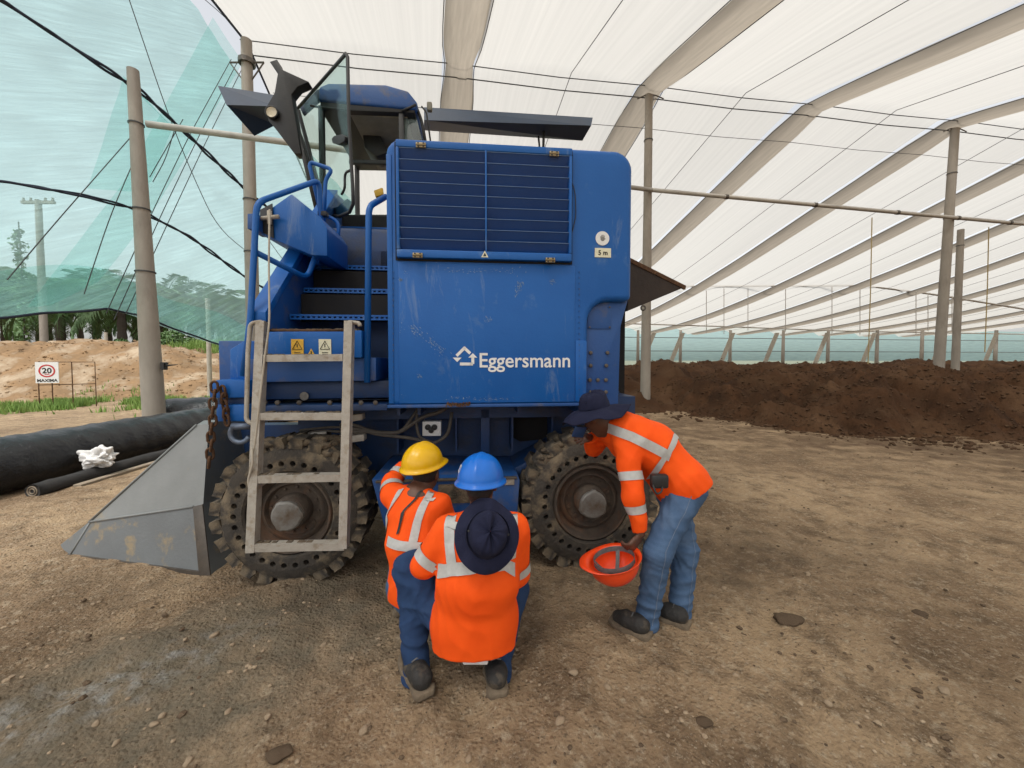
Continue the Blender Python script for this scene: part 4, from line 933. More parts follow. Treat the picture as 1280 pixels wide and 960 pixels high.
# rails
def rail(px, ly, r=.021, rad=.07): return MB().tube(smoothpath([q(u, v, (ly if not isinstance(ly, (list, tuple)) else ly[i])) for i, (u, v) in enumerate(px)], rad), r, 10).build('handrail', 'blue', T, True)
rail([(304, 470), (313, 400), (321, 253), (399, 225), (402, 300), (384, 348), (321, 316)], [.0, .0, .05, .5, .55, .45, .05])
rail([(400, 262), (387, 207), (389, 203), (416, 212), (407, 224), (404, 290)], .75, .017, .05)
rail([(404, 268), (424, 277), (420, 330)], .8, .016)
rail([(482, 246), (461, 258), (459, 478)], [.3, .05, .05], .022)
rail([(395, 330), (403, 300)], .55, .02)
for (u, v) in ((400, 308), (404, 268)): p = q(u, v, .54); MB().box(p.x - .035, p.x + .035, p.y - .03, p.y + .03, p.z - .02, p.z + .02, .006).build('rail_clamp', 'black', T, 'auto')
# side tank panel behind the rail
tk = pxprism('side_tank', [(320, 273), (364, 242), (401, 272), (409, 285), (409, 320), (390, 319), (326, 293)], .40, .5, 'blue', .01)
pxprism('tank_patch', [(325, 262), (340, 254), (342, 298), (324, 288)], .385, .012, 'black', .002, tk)
pxprism('tank_end', [(309, 267), (321, 266), (321, 287), (309, 286)], .30, .2, 'blue_dirty', .006)
p = q(337, 272, .36); kn = MB()
kn.tube([p + Vector((-.07, 0, -.01)), p + Vector((.07, 0, .01))], .016, 6).tube([p + Vector((0, 0, -.05)), p + Vector((0, 0, .05))], .018, 6).build('rope_knot', 'strut', T, True)

# cab
CY0 = 1.85
def cabbox(name, u0, u1, v0, v1, ly, t, mt, bev=.01, parent=None):
    a, b = q(u0, v1, ly), q(u1, v0, ly); return MB().box(a.x, b.x, ly, ly + t, a.z, b.z, bev).build(name, mt, parent or T, 'auto')
cr = MB().prism([q(398, 108, CY0), q(410, 103, CY0), q(482, 105, CY0), q(510, 113, CY0), q(522, 128, CY0), q(520, 137, CY0), q(398, 126, CY0)], (0, 1.5, 0), .03, 3).build('cab_roof', 'blue_dirty', T, 'auto')
MB().prism([q(400, 122, CY0 + .02), q(519, 132, CY0 + .02), q(518, 141, CY0 + .02), q(400, 137, CY0 + .02)], (0, 1.42, 0), .01).build('roof_trim', 'black', cr, 'auto')
ca, cb_ = q(398, 262, CY0 + .05), q(520, 262, CY0 + .05); zt_ = q(460, 135, CY0).z; zb_ = q(460, 268, CY0).z
for (x, y) in ((ca.x + .05, CY0 + .06), (cb_.x - .16, CY0 + .06), (ca.x + .05, CY0 + 1.4), (cb_.x - .05, CY0 + 1.4)): MB().box(x - .03, x + .03, y - .03, y + .03, zb_ - .3, zt_ + .02, .008).build('cab_pillar', 'black', T, 'auto')
MB().box(ca.x, cb_.x, CY0 + .05, CY0 + 1.45, zb_ - .42, zb_ - .32).build('cab_floor', 'black', T)
MB().box(ca.x + .08, cb_.x - .1, CY0 + .1, CY0 + 1.4, zt_ - .03, zt_ + .0).build('headliner', 'liner', T)
pxprism('side_window', [(505, 143), (519, 140), (531, 186), (507, 190)], CY0 + .10, .015, 'glass', .002)
MB().tube(smoothpath([q(520, 133, CY0 + .1), q(527, 150, CY0 + .1), q(534, 190, CY0 + .1)], .1), .018, 8).build('cab_edge', 'black', T, True)
MB().tube(smoothpath([q(527, 133, CY0), q(533, 140, CY0), q(540, 190, CY0)], .1), .01, 8).build('cab_cable', 'black', T, True)
pxprism('rear_panel', [(437, 150), (500, 147), (500, 196), (478, 200), (438, 199)], CY0 + 1.30, .06, 'black', .005)
pxprism('window_bar', [(436, 199), (500, 200), (500, 205), (436, 204)], CY0 + .3, .05, 'black', .005)
pxprism('control_console', [(452, 160), (470, 150), (478, 176), (486, 190), (470, 196), (455, 184)], CY0 + .5, .3, 'black', .02)
# seat
s0 = q(462, 262, CY0 + .6)
se = MB().box(s0.x - .25, s0.x + .25, CY0 + .45, CY0 + .95, zb_ - .2, zb_ - .06, .05).build('driver_seat', 'black', T, 'auto')
MB().box(s0.x - .24, s0.x + .22, CY0 + .88, CY0 + 1.0, zb_ - .1, zb_ + .18, .05).build('seat_back', 'black', se, 'auto')
pxprism('yellow_lever', [(467, 238), (478, 234), (479, 243), (469, 246)], CY0 + .3, .05, 'yel', .008)
pxprism('door_sill', [(425, 268), (500, 268), (500, 278), (425, 277)], CY0 - .1, .2, 'black', .006)
# open glass door: hinged at the cab's front corner, swung outwards
hp = at(398, 262, 4.35); opn = at(438, 262, 3.75); dn = (opn - hp); dn.z = 0; dn = Vector((-dn.y, dn.x, 0)).normalized()
def dq(u, v): return MI @ onplane(u, v, hp, dn)
DP = [(432.5, 67), (434.5, 71), (436, 150), (441, 236), (441.5, 255), (437, 265), (424, 271), (411, 268), (403, 262), (396, 240), (380, 180), (367, 145), (369, 139)]
dnl = MI.to_3x3() @ dn
dr_ = MB().prism([dq(*p) for p in DP], dnl * .012).build('cab_door', 'glass', T)
MB().tube([dq(*p) for p in DP], .017, 8, closed=True).build('door_frame', 'black', dr_, True)
p = dq(427, 175) - dnl * .03
MB().prism([p + (dq(u, v) - dq(427, 175)) for (u, v) in ((418, 175), (421, 171), (431, 169), (435, 172), (434, 178), (427, 182), (419, 180))], dnl * .06, .008).build('door_handle', 'black', dr_, 'auto')
mb = MB().prism([dq(u, v) + dnl * .014 for (u, v) in ((441, 254), (437, 264), (424, 270), (411, 267), (405, 262), (420, 258), (432, 248))], dnl * .006); mb.build('door_kick_panel', 'navy', dr_)
MB().tube(smoothpath([dq(440, 212), dq(431, 216), dq(431, 236), dq(427, 243)], .06), .012, 8).build('grab_strap', 'black', dr_, True)
# front shroud, wing and lamp
sh = pxprism('shroud', [(337, 77), (346, 74), (351, 86), (386, 102), (372, 108), (364, 118), (371, 160), (376, 192), (368, 192), (346, 163), (335, 150), (333, 133), (343, 116), (347, 92)], CY0 - .15, .12, 'black', .006)
p = q(341, 142, CY0 - .16); MB().lathe([(.055, 0), (.062, .012), (.055, .03), (.045, .022), (.001, .026)], 18, p, '-y').build('work_lamp', 'lens', sh, True)
MB().lathe([(.056, .0), (.068, .0), (.068, .035), (.058, .035)], 18, p, '-y').build('lamp_ring', 'black', sh, True)
MB().tube([q(362, 120, CY0), q(397, 265, CY0 - .2)], .028, 8).build('door_post', 'black', T, True)
MB().tube([q(373, 138, CY0 + .1), q(407, 265, CY0)], .022, 8).build('door_post', 'black', T, True)
pxprism('mirror_arm', [(375, 135), (396, 112), (415, 107), (416, 113), (400, 122), (378, 142)], CY0 + .2, .06, 'navy', .005)
MB().tube(smoothpath([q(388, 132, CY0 - .05), q(405, 135, CY0 - .05), q(430, 137, CY0 - .05)], .05), .012, 6).build('cab_cable', 'black', T, True)
w1 = MB().add([q(272, 107, CY0 + .6), q(345, 119, CY0 + .6), q(345, 133, CY0 + .35), q(283, 131, CY0 + .35), q(345, 156, CY0 + .75), q(318, 170, CY0 + .75)], [(0, 1, 2, 3), (3, 2, 4, 5), (0, 3, 5), (0, 5, 4, 1)]).build('front_wing', 'navy', T)
LB = CY0 + .7
w2 = MB().add([q(530, 134, LB), q(741, 147, LB), q(739, 157, LB - .12), q(530, 150, LB - .12), q(728, 176, LB + .25), q(530, 163, LB + .25)], [(0, 3, 2, 1), (3, 5, 4, 2), (1, 2, 4), (0, 1, 4, 5)]).build('roof_wing', 'navy', T)
MB().tube([q(680, 155, LB + .05), q(679, 190, LB + .05)], .018, 8).build('wing_strut', 'black', T, True)
MB().tube([q(673, 170, LB + .1), q(675, 190, LB + .1)], .014, 8).build('wing_strut', 'black', T, True)
p = q(537, 134, CY0 + .1); MB().box(p.x - .03, p.x + .03, p.y - .03, p.y + .03, p.z - .05, p.z + .05, .012).build('small_lamp', 'liner', T, 'auto')
MB().tube([q(502, 139, CY0), q(520, 131, CY0)], .014, 6).build('wiper_arm', 'black', T, True)

# wheels
def wheel(lx, ly, ang, first=True):
    ro, ri, wd = .515, .30, .38; N = 30; mb = MB()
    prof_ = [(ri, .0), (ri + .02, .014), (.335, .016)]
    mb.lathe([(.40, 0.016), (.455, .004), (.49, -.03), (.503, -.10), (.503, -wd + .1), (.48, -wd + .02), (.3, -wd), (.05, -wd)], 60, (0, 0, 0), '-y')
    mb.lathe([(ri, -.05), (ri, .0), (ri + .015, .016), (.335, .016)], 60, (0, 0, 0), '-y')
    # sidewall ring with a round hole in each sector
    for k in range(N):
        a0, a1 = 2 * math.pi * k / N, 2 * math.pi * (k + 1) / N; am = (a0 + a1) / 2
        def pt(r, a, h): return Vector((r * math.cos(a), -h, r * math.sin(a)))
        outer = [pt(.335, a0, .016), pt(.3675, a0, .016), pt(.40, a0, .016), pt(.40, am, .016), pt(.40, a1, .016), pt(.3675, a1, .016), pt(.335, a1, .016), pt(.335, am, .016)]
        cc = pt(.3675, am, .016); er = Vector((math.cos(am), 0, math.sin(am))); et = Vector((-math.sin(am), 0, math.cos(am)))
        inner = [cc + (er * math.cos(f_) + et * math.sin(f_)) * .021 for f_ in [math.radians(x) for x in (225, 270, 315, 0, 45, 90, 135, 180)]]
        inner = [cc + (er * c_ + et * s_) * .021 for c_, s_ in ((-.7, -.7), (0, -1), (.7, -.7), (1, 0), (.7, .7), (0, 1), (-.7, .7), (-1, 0))]
        deep = [p + Vector((0, .06, 0)) for p in inner]; fs = [(i, (i + 1) % 8, 8 + (i + 1) % 8, 8 + i) for i in range(8)] + [(8 + i, 8 + (i + 1) % 8, 16 + (i + 1) % 8, 16 + i) for i in range(8)] + [tuple(range(16, 24))]
        mb.add(outer + inner + deep, fs)
    wo = mb.build('wheel', 'rub', T, 'auto', (lx, ly, ro - .012)); wo.rotation_euler = (0, ang, 0)
    for v in wo.data.vertices:
        r_ = math.hypot(v.co.x, v.co.z)
        if r_ > .45: v.co += mnoise.noise_vector(v.co * 9) * .012
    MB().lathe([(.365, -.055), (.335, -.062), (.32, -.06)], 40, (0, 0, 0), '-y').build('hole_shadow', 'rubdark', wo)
    rm = MB().lathe([(.302, -.02), (.285, .006), (.272, .004), (.262, -.03), (.25, -.07), (.235, -.085), (.215, -.06), (.20, -.055), (.185, -.09), (.15, -.10), (.11, -.10)], 48, (0, 0, 0), '-y').build('rim', 'rim', wo, 'auto')
    MB().lathe([(.125, -.11), (.122, .0), (.112, .02), (.10, .022)], 32, (0, 0, 0), '-y').build('hub_ring', 'rim', wo, 'auto')
    hb = MB(); prf = []
    nh = 30; vs = []; fs = []
    for r_, h_ in ((.103, .0), (.103, .045), (.092, .055), (.04, .058)):
        for k in range(nh):
            a_ = 2 * math.pi * k / nh; rr = r_ * (1 + (.10 if k % 10 in (0, 1) else 0) * (1 if r_ > .06 else 0)); vs.append((rr * math.cos(a_), -h_, rr * math.sin(a_)))
    for i in range(3):
        for k in range(nh): fs.append((i * nh + k, i * nh + (k + 1) % nh, (i + 1) * nh + (k + 1) % nh, (i + 1) * nh + k))
    fs.append(tuple(3 * nh + k for k in range(nh))); hb.add(vs, fs); hb.build('hub_cap', 'hub', wo, 'auto')
    for k in range(12): a_ = 2 * math.pi * k / 12; MB().lathe([(.012, 0), (.012, .018), (.001, .02)], 6, (.165 * math.cos(a_), .098, .165 * math.sin(a_)), '-y').build('wheel_bolt', 'rim', wo)
    # tread blocks
    nb = 24; blk = []
    for variant in range(3):
        b_ = bmesh.new(); bmesh.ops.create_cube(b_, size=1); bmesh.ops.subdivide_edges(b_, edges=b_.edges[:], cuts=3, use_grid_fill=True)
        for v in b_.verts:
            x, y, z_ = v.co; taper = 1 - .22 * max(0, z_ + .1); f_ = 1 - .06 * (max(abs(x), abs(y)) * 2) ** 6
            v.co = Vector((x * .098 * taper, y * .19, z_ * .075 * f_)) + mnoise.noise_vector(Vector((x, y, z_)) * 2.3 + Vector((variant * 7, 0, 0))) * .011
        me_ = bpy.data.meshes.new('tread_block'); b_.to_mesh(me_); b_.free(); me_.shade_smooth(); me_.set_sharp_from_angle(angle=R(40)); me_.materials.append(M['rub']); blk.append(me_)
    for k in range(nb):
        a_ = 2 * math.pi * k / nb
        for side in (0, 1):
            o = link_obj('tread_block', blk[(k + side) % 3], None, wo); aa = a_ + side * math.pi / nb; rr = .502
            o.location = (rr * math.cos(aa), .10 + side * .18, rr * math.sin(aa)); o.rotation_euler = (0, -aa + math.pi / 2, 0); o.rotation_mode = 'XYZ'
    return wo
W1 = wheel(-.70, .02, .1)
W2 = wheel(1.51, .02, .7)
def copy_tree(o, parent):
    c = o.copy(); C.objects.link(c); c.parent = parent
    for ch in [x for x in o.children]: copy_tree(ch, c)
    return c
for lx in (-.70, 1.51): c = copy_tree(W1, T); c.location = (lx, 4.9, .503); c.rotation_euler = (0, .3, math.pi)
# caked mud on the left tyre's crown
mb = MB()
for k in range(34):
    a_ = R(random.uniform(20, 118)) ; rr = .50 + random.uniform(-.02, .035); bm = rock_mesh(k, 2); s = random.uniform(.03, .065)
    for v in bm.verts: v.co = Vector((v.co.x * s * 1.2 + rr * math.cos(a_), v.co.y * s * .9 + random.uniform(.05, .051) + (k % 4) * .06, v.co.z * s + rr * math.sin(a_)))
    mb.bm(bm)
o = mb.build('caked_mud', 'mudpack', T, True, (-.70, .02, .503)); o['kind'] = 'stuff'
mb = MB()
for k in range(16):
    a_ = R(random.uniform(60, 170)); rr = .50 + random.uniform(-.03, .02); bm = rock_mesh(k + 50, 2); s = random.uniform(.02, .045)
    for v in bm.verts: v.co = Vector((v.co.x * s * 1.2 + rr * math.cos(a_), v.co.y * s + .04 + (k % 3) * .06, v.co.z * s + rr * math.sin(a_)))
    mb.bm(bm)
mb.build('caked_mud', 'mudpack', T, True, (1.51, .02, .503))['kind'] = 'stuff'

# clearing blade at the left (part of the turner)
def bq(u, v, Y): return MI @ at(u, v, Y)
B0, B1 = bq(84, 697, 3.08), bq(250, 720, 2.82); F0, F1 = bq(112, 652, 3.12), bq(242, 633, 2.90); T0, T1 = bq(246, 531, 3.18), bq(261, 530, 3.14)
E1 = bq(264, 719, 2.82); EF = bq(254, 630, 2.92); TIP = bq(75.5, 681, 3.2); 
Wd = lambda p: MM @ p
def on3(u, v, a, b, c):
    A, B, C_ = Wd(a), Wd(b), Wd(c); return MI @ onplane(u, v, A, (B - A).cross(C_ - A))
F1 = on3(242, 633, B0, B1, F0); EF = on3(254, 630, B0, B1, F0); E1 = on3(264, 719, B0, B1, F0); T1 = on3(261, 530, F0, F1, T0); EF = on3(254, 630, F0, F1, T0)
back = Vector((.02, .10, 0))
bl = MB().add([F0, F1, EF, T1, T0], [(0, 1, 2, 3, 4)]); 
blade = MB().prism([F0, F1, EF, T1, T0], (.0, .02, .004)).build('clearing_blade', 'bucket', T); tag(blade, 'grey wedge-shaped clearing blade at the front')
MB().prism([B0, B1, F1, F0], (0, .022, .0)).build('blade_lower_plate', 'bucketlow', blade)
MB().prism([TIP, B0, F0], (.004, .022, .0)).build('blade_tip', 'bucketlow', blade)
off = Vector((0, -.012, 0))
MB().prism([B1 + off, E1 + off, EF + off, F1 + off], (0, .03, 0), .003).build('wear_post', 'steel', blade, 'auto')
MB().prism([B0 + Vector((0, -.006, -.012)), B1 + Vector((0, -.006, -.012)), B1 + Vector((0, -.006, .035)), B0 + Vector((0, -.006, .03))], (0, .02, 0)).build('cutting_edge', 'steel', blade)
rim = [TIP, F0, T0, T1]
MB().add([TIP, F0, T0, TIP + back, F0 + back + Vector((-.03, 0, .03)), T0 + back + Vector((-.03, .0, .02)), T1, T1 + back + Vector((0, .0, .02))], [(0, 1, 4, 3), (1, 2, 5, 4), (2, 6, 7, 5)]).build('blade_top_plate', 'bucket', blade)
MB().add([E1, EF, T1, E1 + Vector((.06, 1.0, 0)), EF + Vector((.06, 1.0, 0)), T1 + Vector((.06, .75, 0))], [(0, 1, 4, 3), (1, 2, 5, 4)]).build('blade_side', 'bucketlow', blade)
mid = (F0 + F1) / 2
for a, b in ((F0, F1), (F0, T0)):
    MB().tube([a + Vector((0, -.004, 0)), b + Vector((0, -.004, 0))], .009, 6).build('weld_bead', 'bucket', blade, True)
MB().tube([B0 + Vector((.02, -.004, .01)), F0 + Vector((.01, -.004, 0))], .008, 6).build('weld_bead', 'bucket', blade, True)
MB().box(T1.x - .2, T1.x + .9, T1.y + .35, T1.y + .5, .55, 1.0).build('blade_arm', 'blue_shaded', T)

# ------------------------------------------------------------------ people
def cap(a, b, ra, rb, side=None, k=1.0, sm=.02, flat=None):
    return dict(t='c', a=np.array(a, float), b=np.array(b, float), ra=ra, rb=rb, side=None if side is None else np.array(Vector(side).normalized(), float), k=k, sm=sm, flat=flat)
def ell(c, ax, rad, sm=.02):
    return dict(t='e', c=np.array(c, float), ax=np.array([np.array(Vector(a).normalized()) for a in ax]), rad=np.array(rad, float), sm=sm)
def sdf_mesh(name, prims, res, mt, parent, org, cuts=(), wr=0.0, wsc=7.0, wst=(1, 1, 1), seed=0):
    lo = np.min([np.minimum(p['a'] - p['ra'] * max(1, p['k']), p['b'] - p['rb'] * max(1, p['k'])) if p['t'] == 'c' else p['c'] - p['rad'].max() for p in prims], axis=0) - .03
    hi = np.max([np.maximum(p['a'] + p['ra'] * max(1, p['k']), p['b'] + p['rb'] * max(1, p['k'])) if p['t'] == 'c' else p['c'] + p['rad'].max() for p in prims], axis=0) + .03
    n = np.ceil((hi - lo) / res).astype(int) + 1; D = np.full(n, .2, np.float32)
    ax = [lo[i] + res * np.arange(n[i]) for i in range(3)]
    for p in prims:
        pad = .03 + p['sm']
        if p['t'] == 'c':
            r = max(p['ra'], p['rb']) * max(1, p['k']); l0 = np.minimum(p['a'], p['b']) - r - pad; h0 = np.maximum(p['a'], p['b']) + r + pad
        else: l0 = p['c'] - p['rad'].max() - pad; h0 = p['c'] + p['rad'].max() + pad
        i0 = np.clip(((l0 - lo) / res).astype(int), 0, n - 1); i1 = np.clip(((h0 - lo) / res).astype(int) + 2, 1, n)
        sl = tuple(slice(i0[i], i1[i]) for i in range(3))
        X = np.stack(np.meshgrid(*[ax[i][sl[i]] for i in range(3)], indexing='ij'), -1)
        if p['t'] == 'c':
            ba = p['b'] - p['a']; L2 = ba @ ba; pa = X - p['a']; h = (pa @ ba) / L2; hc = np.clip(h, 0, 1); df = pa - hc[..., None] * ba
            d2 = (df ** 2).sum(-1)
            if p['side'] is not None: cc = df @ p['side']; d2 = d2 - cc ** 2 + (cc / p['k']) ** 2
            d = np.sqrt(np.maximum(d2, 0)) - (p['ra'] + (p['rb'] - p['ra']) * hc)
            if p['flat'] and 'b' in p['flat']: d = np.maximum(d, (h - 1) * math.sqrt(L2))
            if p['flat'] and 'a' in p['flat']: d = np.maximum(d, -h * math.sqrt(L2))
        else:
            y = (X - p['c']) @ p['ax'].T; kk = np.sqrt(((y / p['rad']) ** 2).sum(-1)); d = (kk - 1) * p['rad'].min()
        A = D[sl]; k = p['sm']; h = np.clip(.5 + .5 * (d - A) / k, 0, 1); D[sl] = d * (1 - h) + A * h - k * h * (1 - h)
    if wr or cuts: X = np.stack(np.meshgrid(*ax, indexing='ij'), -1)
    if wr:
        mk = np.abs(D) < .05; Y_ = X[mk] * np.array(wst); rs = np.random.RandomState(seed * 13 + 5); acc = np.zeros(len(Y_))
        wp = np.stack([np.sin(Y_ @ rs.normal(0, wsc * 1.1, 3) + rs.uniform(0, 6)) for _ in range(3)], 1) * .06
        for o_, (am, fq) in enumerate(((.55, 1.6), (.55, 2.6), (.5, 3.8), (.4, 5.5), (.3, 8))):
            kv = rs.normal(0, 1, 3); kv *= wsc * fq / np.linalg.norm(kv); gate = .5 + .5 * np.sin(Y_ @ rs.normal(0, wsc * .8, 3) + rs.uniform(0, 6))
            acc += am * gate * (1 - 1.6 * np.abs(np.sin((Y_ + wp) @ kv + rs.uniform(0, 6))) ** .8)
        D[mk] -= (acc * wr * .8).astype(np.float32)
    if cuts:
        for (pt, nm) in cuts: D = np.maximum(D, (X - np.array(pt)) @ np.array(Vector(nm).normalized()))
    D = D.astype(float); nx, ny, nz = n
    S = np.zeros((nx - 1, ny - 1, nz - 1, 3)); Cn = np.zeros((nx - 1, ny - 1, nz - 1)); ins = D < 0
    quads = []
    cid = -np.ones((nx - 1, ny - 1, nz - 1), int)
    E = []
    for axis in range(3):
        s0 = [slice(None)] * 3; s1 = [slice(None)] * 3; s0[axis] = slice(0, -1); s1[axis] = slice(1, None)
        d0, d1 = D[tuple(s0)], D[tuple(s1)]; cr_ = (d0 < 0) != (d1 < 0); I = np.argwhere(cr_); t_ = d0[cr_] / (d0[cr_] - d1[cr_]); P = I.astype(float); P[:, axis] += t_
        o1, o2 = [i for i in range(3) if i != axis]; E.append((axis, I, d0[cr_] < 0, o1, o2))
        for a_ in (0, 1):
            for b_ in (0, 1):
                J = I.copy(); J[:, o1] -= a_; J[:, o2] -= b_; ok = (J[:, o1] >= 0) & (J[:, o2] >= 0) & (J[:, o1] < n[o1] - 1) & (J[:, o2] < n[o2] - 1)
                np.add.at(S, tuple(J[ok].T), P[ok]); np.add.at(Cn, tuple(J[ok].T), 1)
    m_ = Cn > 0; cid[m_] = np.arange(m_.sum()); V = S[m_] / Cn[m_][:, None] * res + lo
    F = []
    for (axis, I, sg_, o1, o2) in E:
        q4 = []
        for (a_, b_) in ((1, 1), (0, 1), (0, 0), (1, 0)):
            J = I.copy(); J[:, o1] -= a_; J[:, o2] -= b_; J = np.clip(J, 0, np.array(cid.shape) - 1); q4.append(cid[tuple(J.T)])
        Q = np.stack(q4, 1); fl = sg_ if axis != 1 else ~sg_; Q[~fl] = Q[~fl][:, ::-1]; F.append(Q[(Q >= 0).all(1)])
    F = np.vstack(F)
    # a little smoothing
    for it in range(2):
        acc = np.zeros_like(V); cnt = np.zeros(len(V))
        for a_, b_ in ((0, 1), (1, 2), (2, 3), (3, 0)):
            np.add.at(acc, F[:, a_], V[F[:, b_]]); np.add.at(cnt, F[:, a_], 1); np.add.at(acc, F[:, b_], V[F[:, a_]]); np.add.at(cnt, F[:, b_], 1)
        V = V * .5 + .5 * acc / np.maximum(cnt, 1)[:, None]
    me = bpy.data.meshes.new(name); me.from_pydata(V - np.array(org), [], F); me.update(); me.shade_smooth()
    return link_obj(name, me, mt, parent)
def V3(*a): return Vector(a)
def hand(w_, d, pn, th, curl=.5, L=.19, side=1):
    """prims: wrist point, finger direction, palm normal (side the fingers curl to), thumb direction"""
    d = Vector(d).normalized(); pn = (Vector(pn) - d * Vector(pn).dot(d)).normalized(); s = d.cross(pn).normalized() * side; w_ = Vector(w_); out = []
    out.append(cap(w_ + d * .015, w_ + d * .085, .026, .030, pn, .5, .012))
    out.append(cap(w_ + d * .05 - s * .022, w_ + d * .085 - s * .028, .016, .016, pn, .8, .012)); out.append(cap(w_ + d * .05 + s * .022, w_ + d * .085 + s * .028, .016, .016, pn, .8, .012))
    for i, ln in enumerate((.068, .078, .072, .056)):
        b = w_ + d * .088 + s * (-.031 + .0207 * i); a1, a2 = curl * .8 + .08 * i * curl, curl * 1.9
        p1_ = b + (d * math.cos(a1) + pn * math.sin(a1)) * ln * .45; p2_ = p1_ + (d * math.cos(a2) + pn * math.sin(a2)) * ln * .33; a3 = min(a2 * 1.35, 2.9); p3_ = p2_ + (d * math.cos(a3) + pn * math.sin(a3)) * ln * .27
        out += [cap(b, p1_, .0098, .0092, sm=.006), cap(p1_, p2_, .0092, .0086, sm=.003), cap(p2_, p3_, .0086, .0075, sm=.003)]
    tb = w_ + d * .03 - s * .026; t1_ = tb + (d * .55 - s * .75 + pn * .35).normalized() * .038; t2_ = t1_ + (d * .8 - s * .25 + pn * .55).normalized() * .032
    out += [cap(tb, t1_, .014, .012, sm=.01), cap(t1_, t2_, .012, .0095, sm=.004)]
    return out
def head(c, f, up):
    """face direction f, head centre c"""
    f = Vector(f).normalized(); up = (Vector(up) - f * Vector(up).dot(f)).normalized(); s = f.cross(up); c = Vector(c); o = []
    o.append(ell(c + up * .025 - f * .008, (s, f, up), (.075, .094, .092), .02)); o.append(ell(c + f * .03 - up * .035, (s, f, up), (.058, .062, .078), .03))
    o.append(cap(c + f * .088 + up * .01, c + f * .106 - up * .025, .009, .014, sm=.012)); o.append(cap(c + f * .078 - up * .062 - s * .016, c + f * .078 - up * .062 + s * .016, .010, .010, sm=.01))
    o.append(cap(c + f * .066 - up * .098, c + f * .06 - up * .1, .02, .02, sm=.02)); o.append(cap(c + f * .08 + up * .032 - s * .03, c + f * .08 + up * .032 + s * .03, .012, .012, sm=.014))
    for k in (-1, 1): o.append(ell(c + s * .078 * k - f * .005 - up * .005, (s, f, up), (.010, .02, .032), .008))
    return o, s, up, f
def eyes(c, f, up, parent, org):
    f = Vector(f).normalized(); up = (Vector(up) - f * Vector(up).dot(f)).normalized(); s = f.cross(up); mb = MB()
    for k in (-1, 1): mb.lathe([(.001, -.011), (.008, -.008), (.011, 0), (.008, .008), (.001, .011)], 10, Vector(c) + f * .078 + up * .012 + s * .031 * k - Vector(org))
    mb.build('eyes', 'white', parent, True)
from mathutils.bvhtree import BVHTree
def ribbon(name, shirt, org, pts, wd, wdir, mt, parent, off=.006, n=44, nw_=7, cast=None):
    """tape sewn on: centre line pts (world), laid on the cloth surface"""
    dg = shirt.data; bv = BVHTree.FromPolygons([v.co for v in dg.vertices], [p.vertices for p in dg.polygons])
    P = [Vector(p) - Vector(org) for p in pts]; Ls = [0]
    for a, b in zip(P, P[1:]): Ls.append(Ls[-1] + (b - a).length)
    vs = []; fs = []; wdirs = wdir if isinstance(wdir, list) else [wdir] * len(P)
    for i in range(n + 1):
        l = Ls[-1] * i / n; j = max(k for k in range(len(Ls) - 1) if Ls[k] <= l + 1e-9); t_ = (l - Ls[j]) / max(1e-6, Ls[j + 1] - Ls[j]); p = P[j].lerp(P[j + 1], t_)
        wv = Vector(wdirs[j]).lerp(Vector(wdirs[j + 1]), t_).normalized()
        c0 = bv.find_nearest(p)
        if cast is not None: c0 = (p,)
        for k in range(nw_ + 1):
            x = c0[0] + wv * wd * (k / nw_ - .5); h = bv.find_nearest(x)
            if cast is not None:
                cd = Vector(cast).normalized(); h2 = bv.ray_cast(x - cd * .4, cd, 1.0)
                if h2[0] is not None: h = (h2[0], -cd)
            x = h[0] + h[1] * off; vs.append(x)
    for i in range(n):
        for k in range(nw_): a = i * (nw_ + 1) + k; fs.append((a, a + 1, a + nw_ + 2, a + nw_ + 1))
    return mesh(name, vs, fs, mt, parent, True)
def ring_ribbon(name, shirt, org, a, b, t_, wd, mt, parent, off=.005, r=.2, n=48, arc=(0, 2 * math.pi), ref=None):
    """tape round a limb: circle about the axis a-b at fraction t_, cast inwards onto the cloth"""
    a, b = Vector(a), Vector(b); d = (b - a).normalized(); c = a.lerp(b, t_); u = d.orthogonal().normalized() if ref is None else (Vector(ref) - d * Vector(ref).dot(d)).normalized(); v = d.cross(u)
    dg = shirt.data; bv = BVHTree.FromPolygons([x.co for x in dg.vertices], [p.vertices for p in dg.polygons]); vs = []; fs = []; ok = []
    for i in range(n + 1):
        an = arc[0] + (arc[1] - arc[0]) * i / n; e = u * math.cos(an) + v * math.sin(an)
        for k in range(4):
            o_ = c + d * wd * (k / 3 - .5) - Vector(org); h = bv.ray_cast(o_, e, r)
            if h[0] is None: vs.append(o_ + e * .05); ok.append(False)
            else: vs.append(h[0] + e * off); ok.append(True)
    for i in range(n):
        for k in range(3):
            f_ = (i * 4 + k, i * 4 + k + 1, i * 4 + k + 5, i * 4 + k + 4)
            if all(ok[x] for x in f_): fs.append(f_)
    return mesh(name, vs, fs, mt, parent, True)

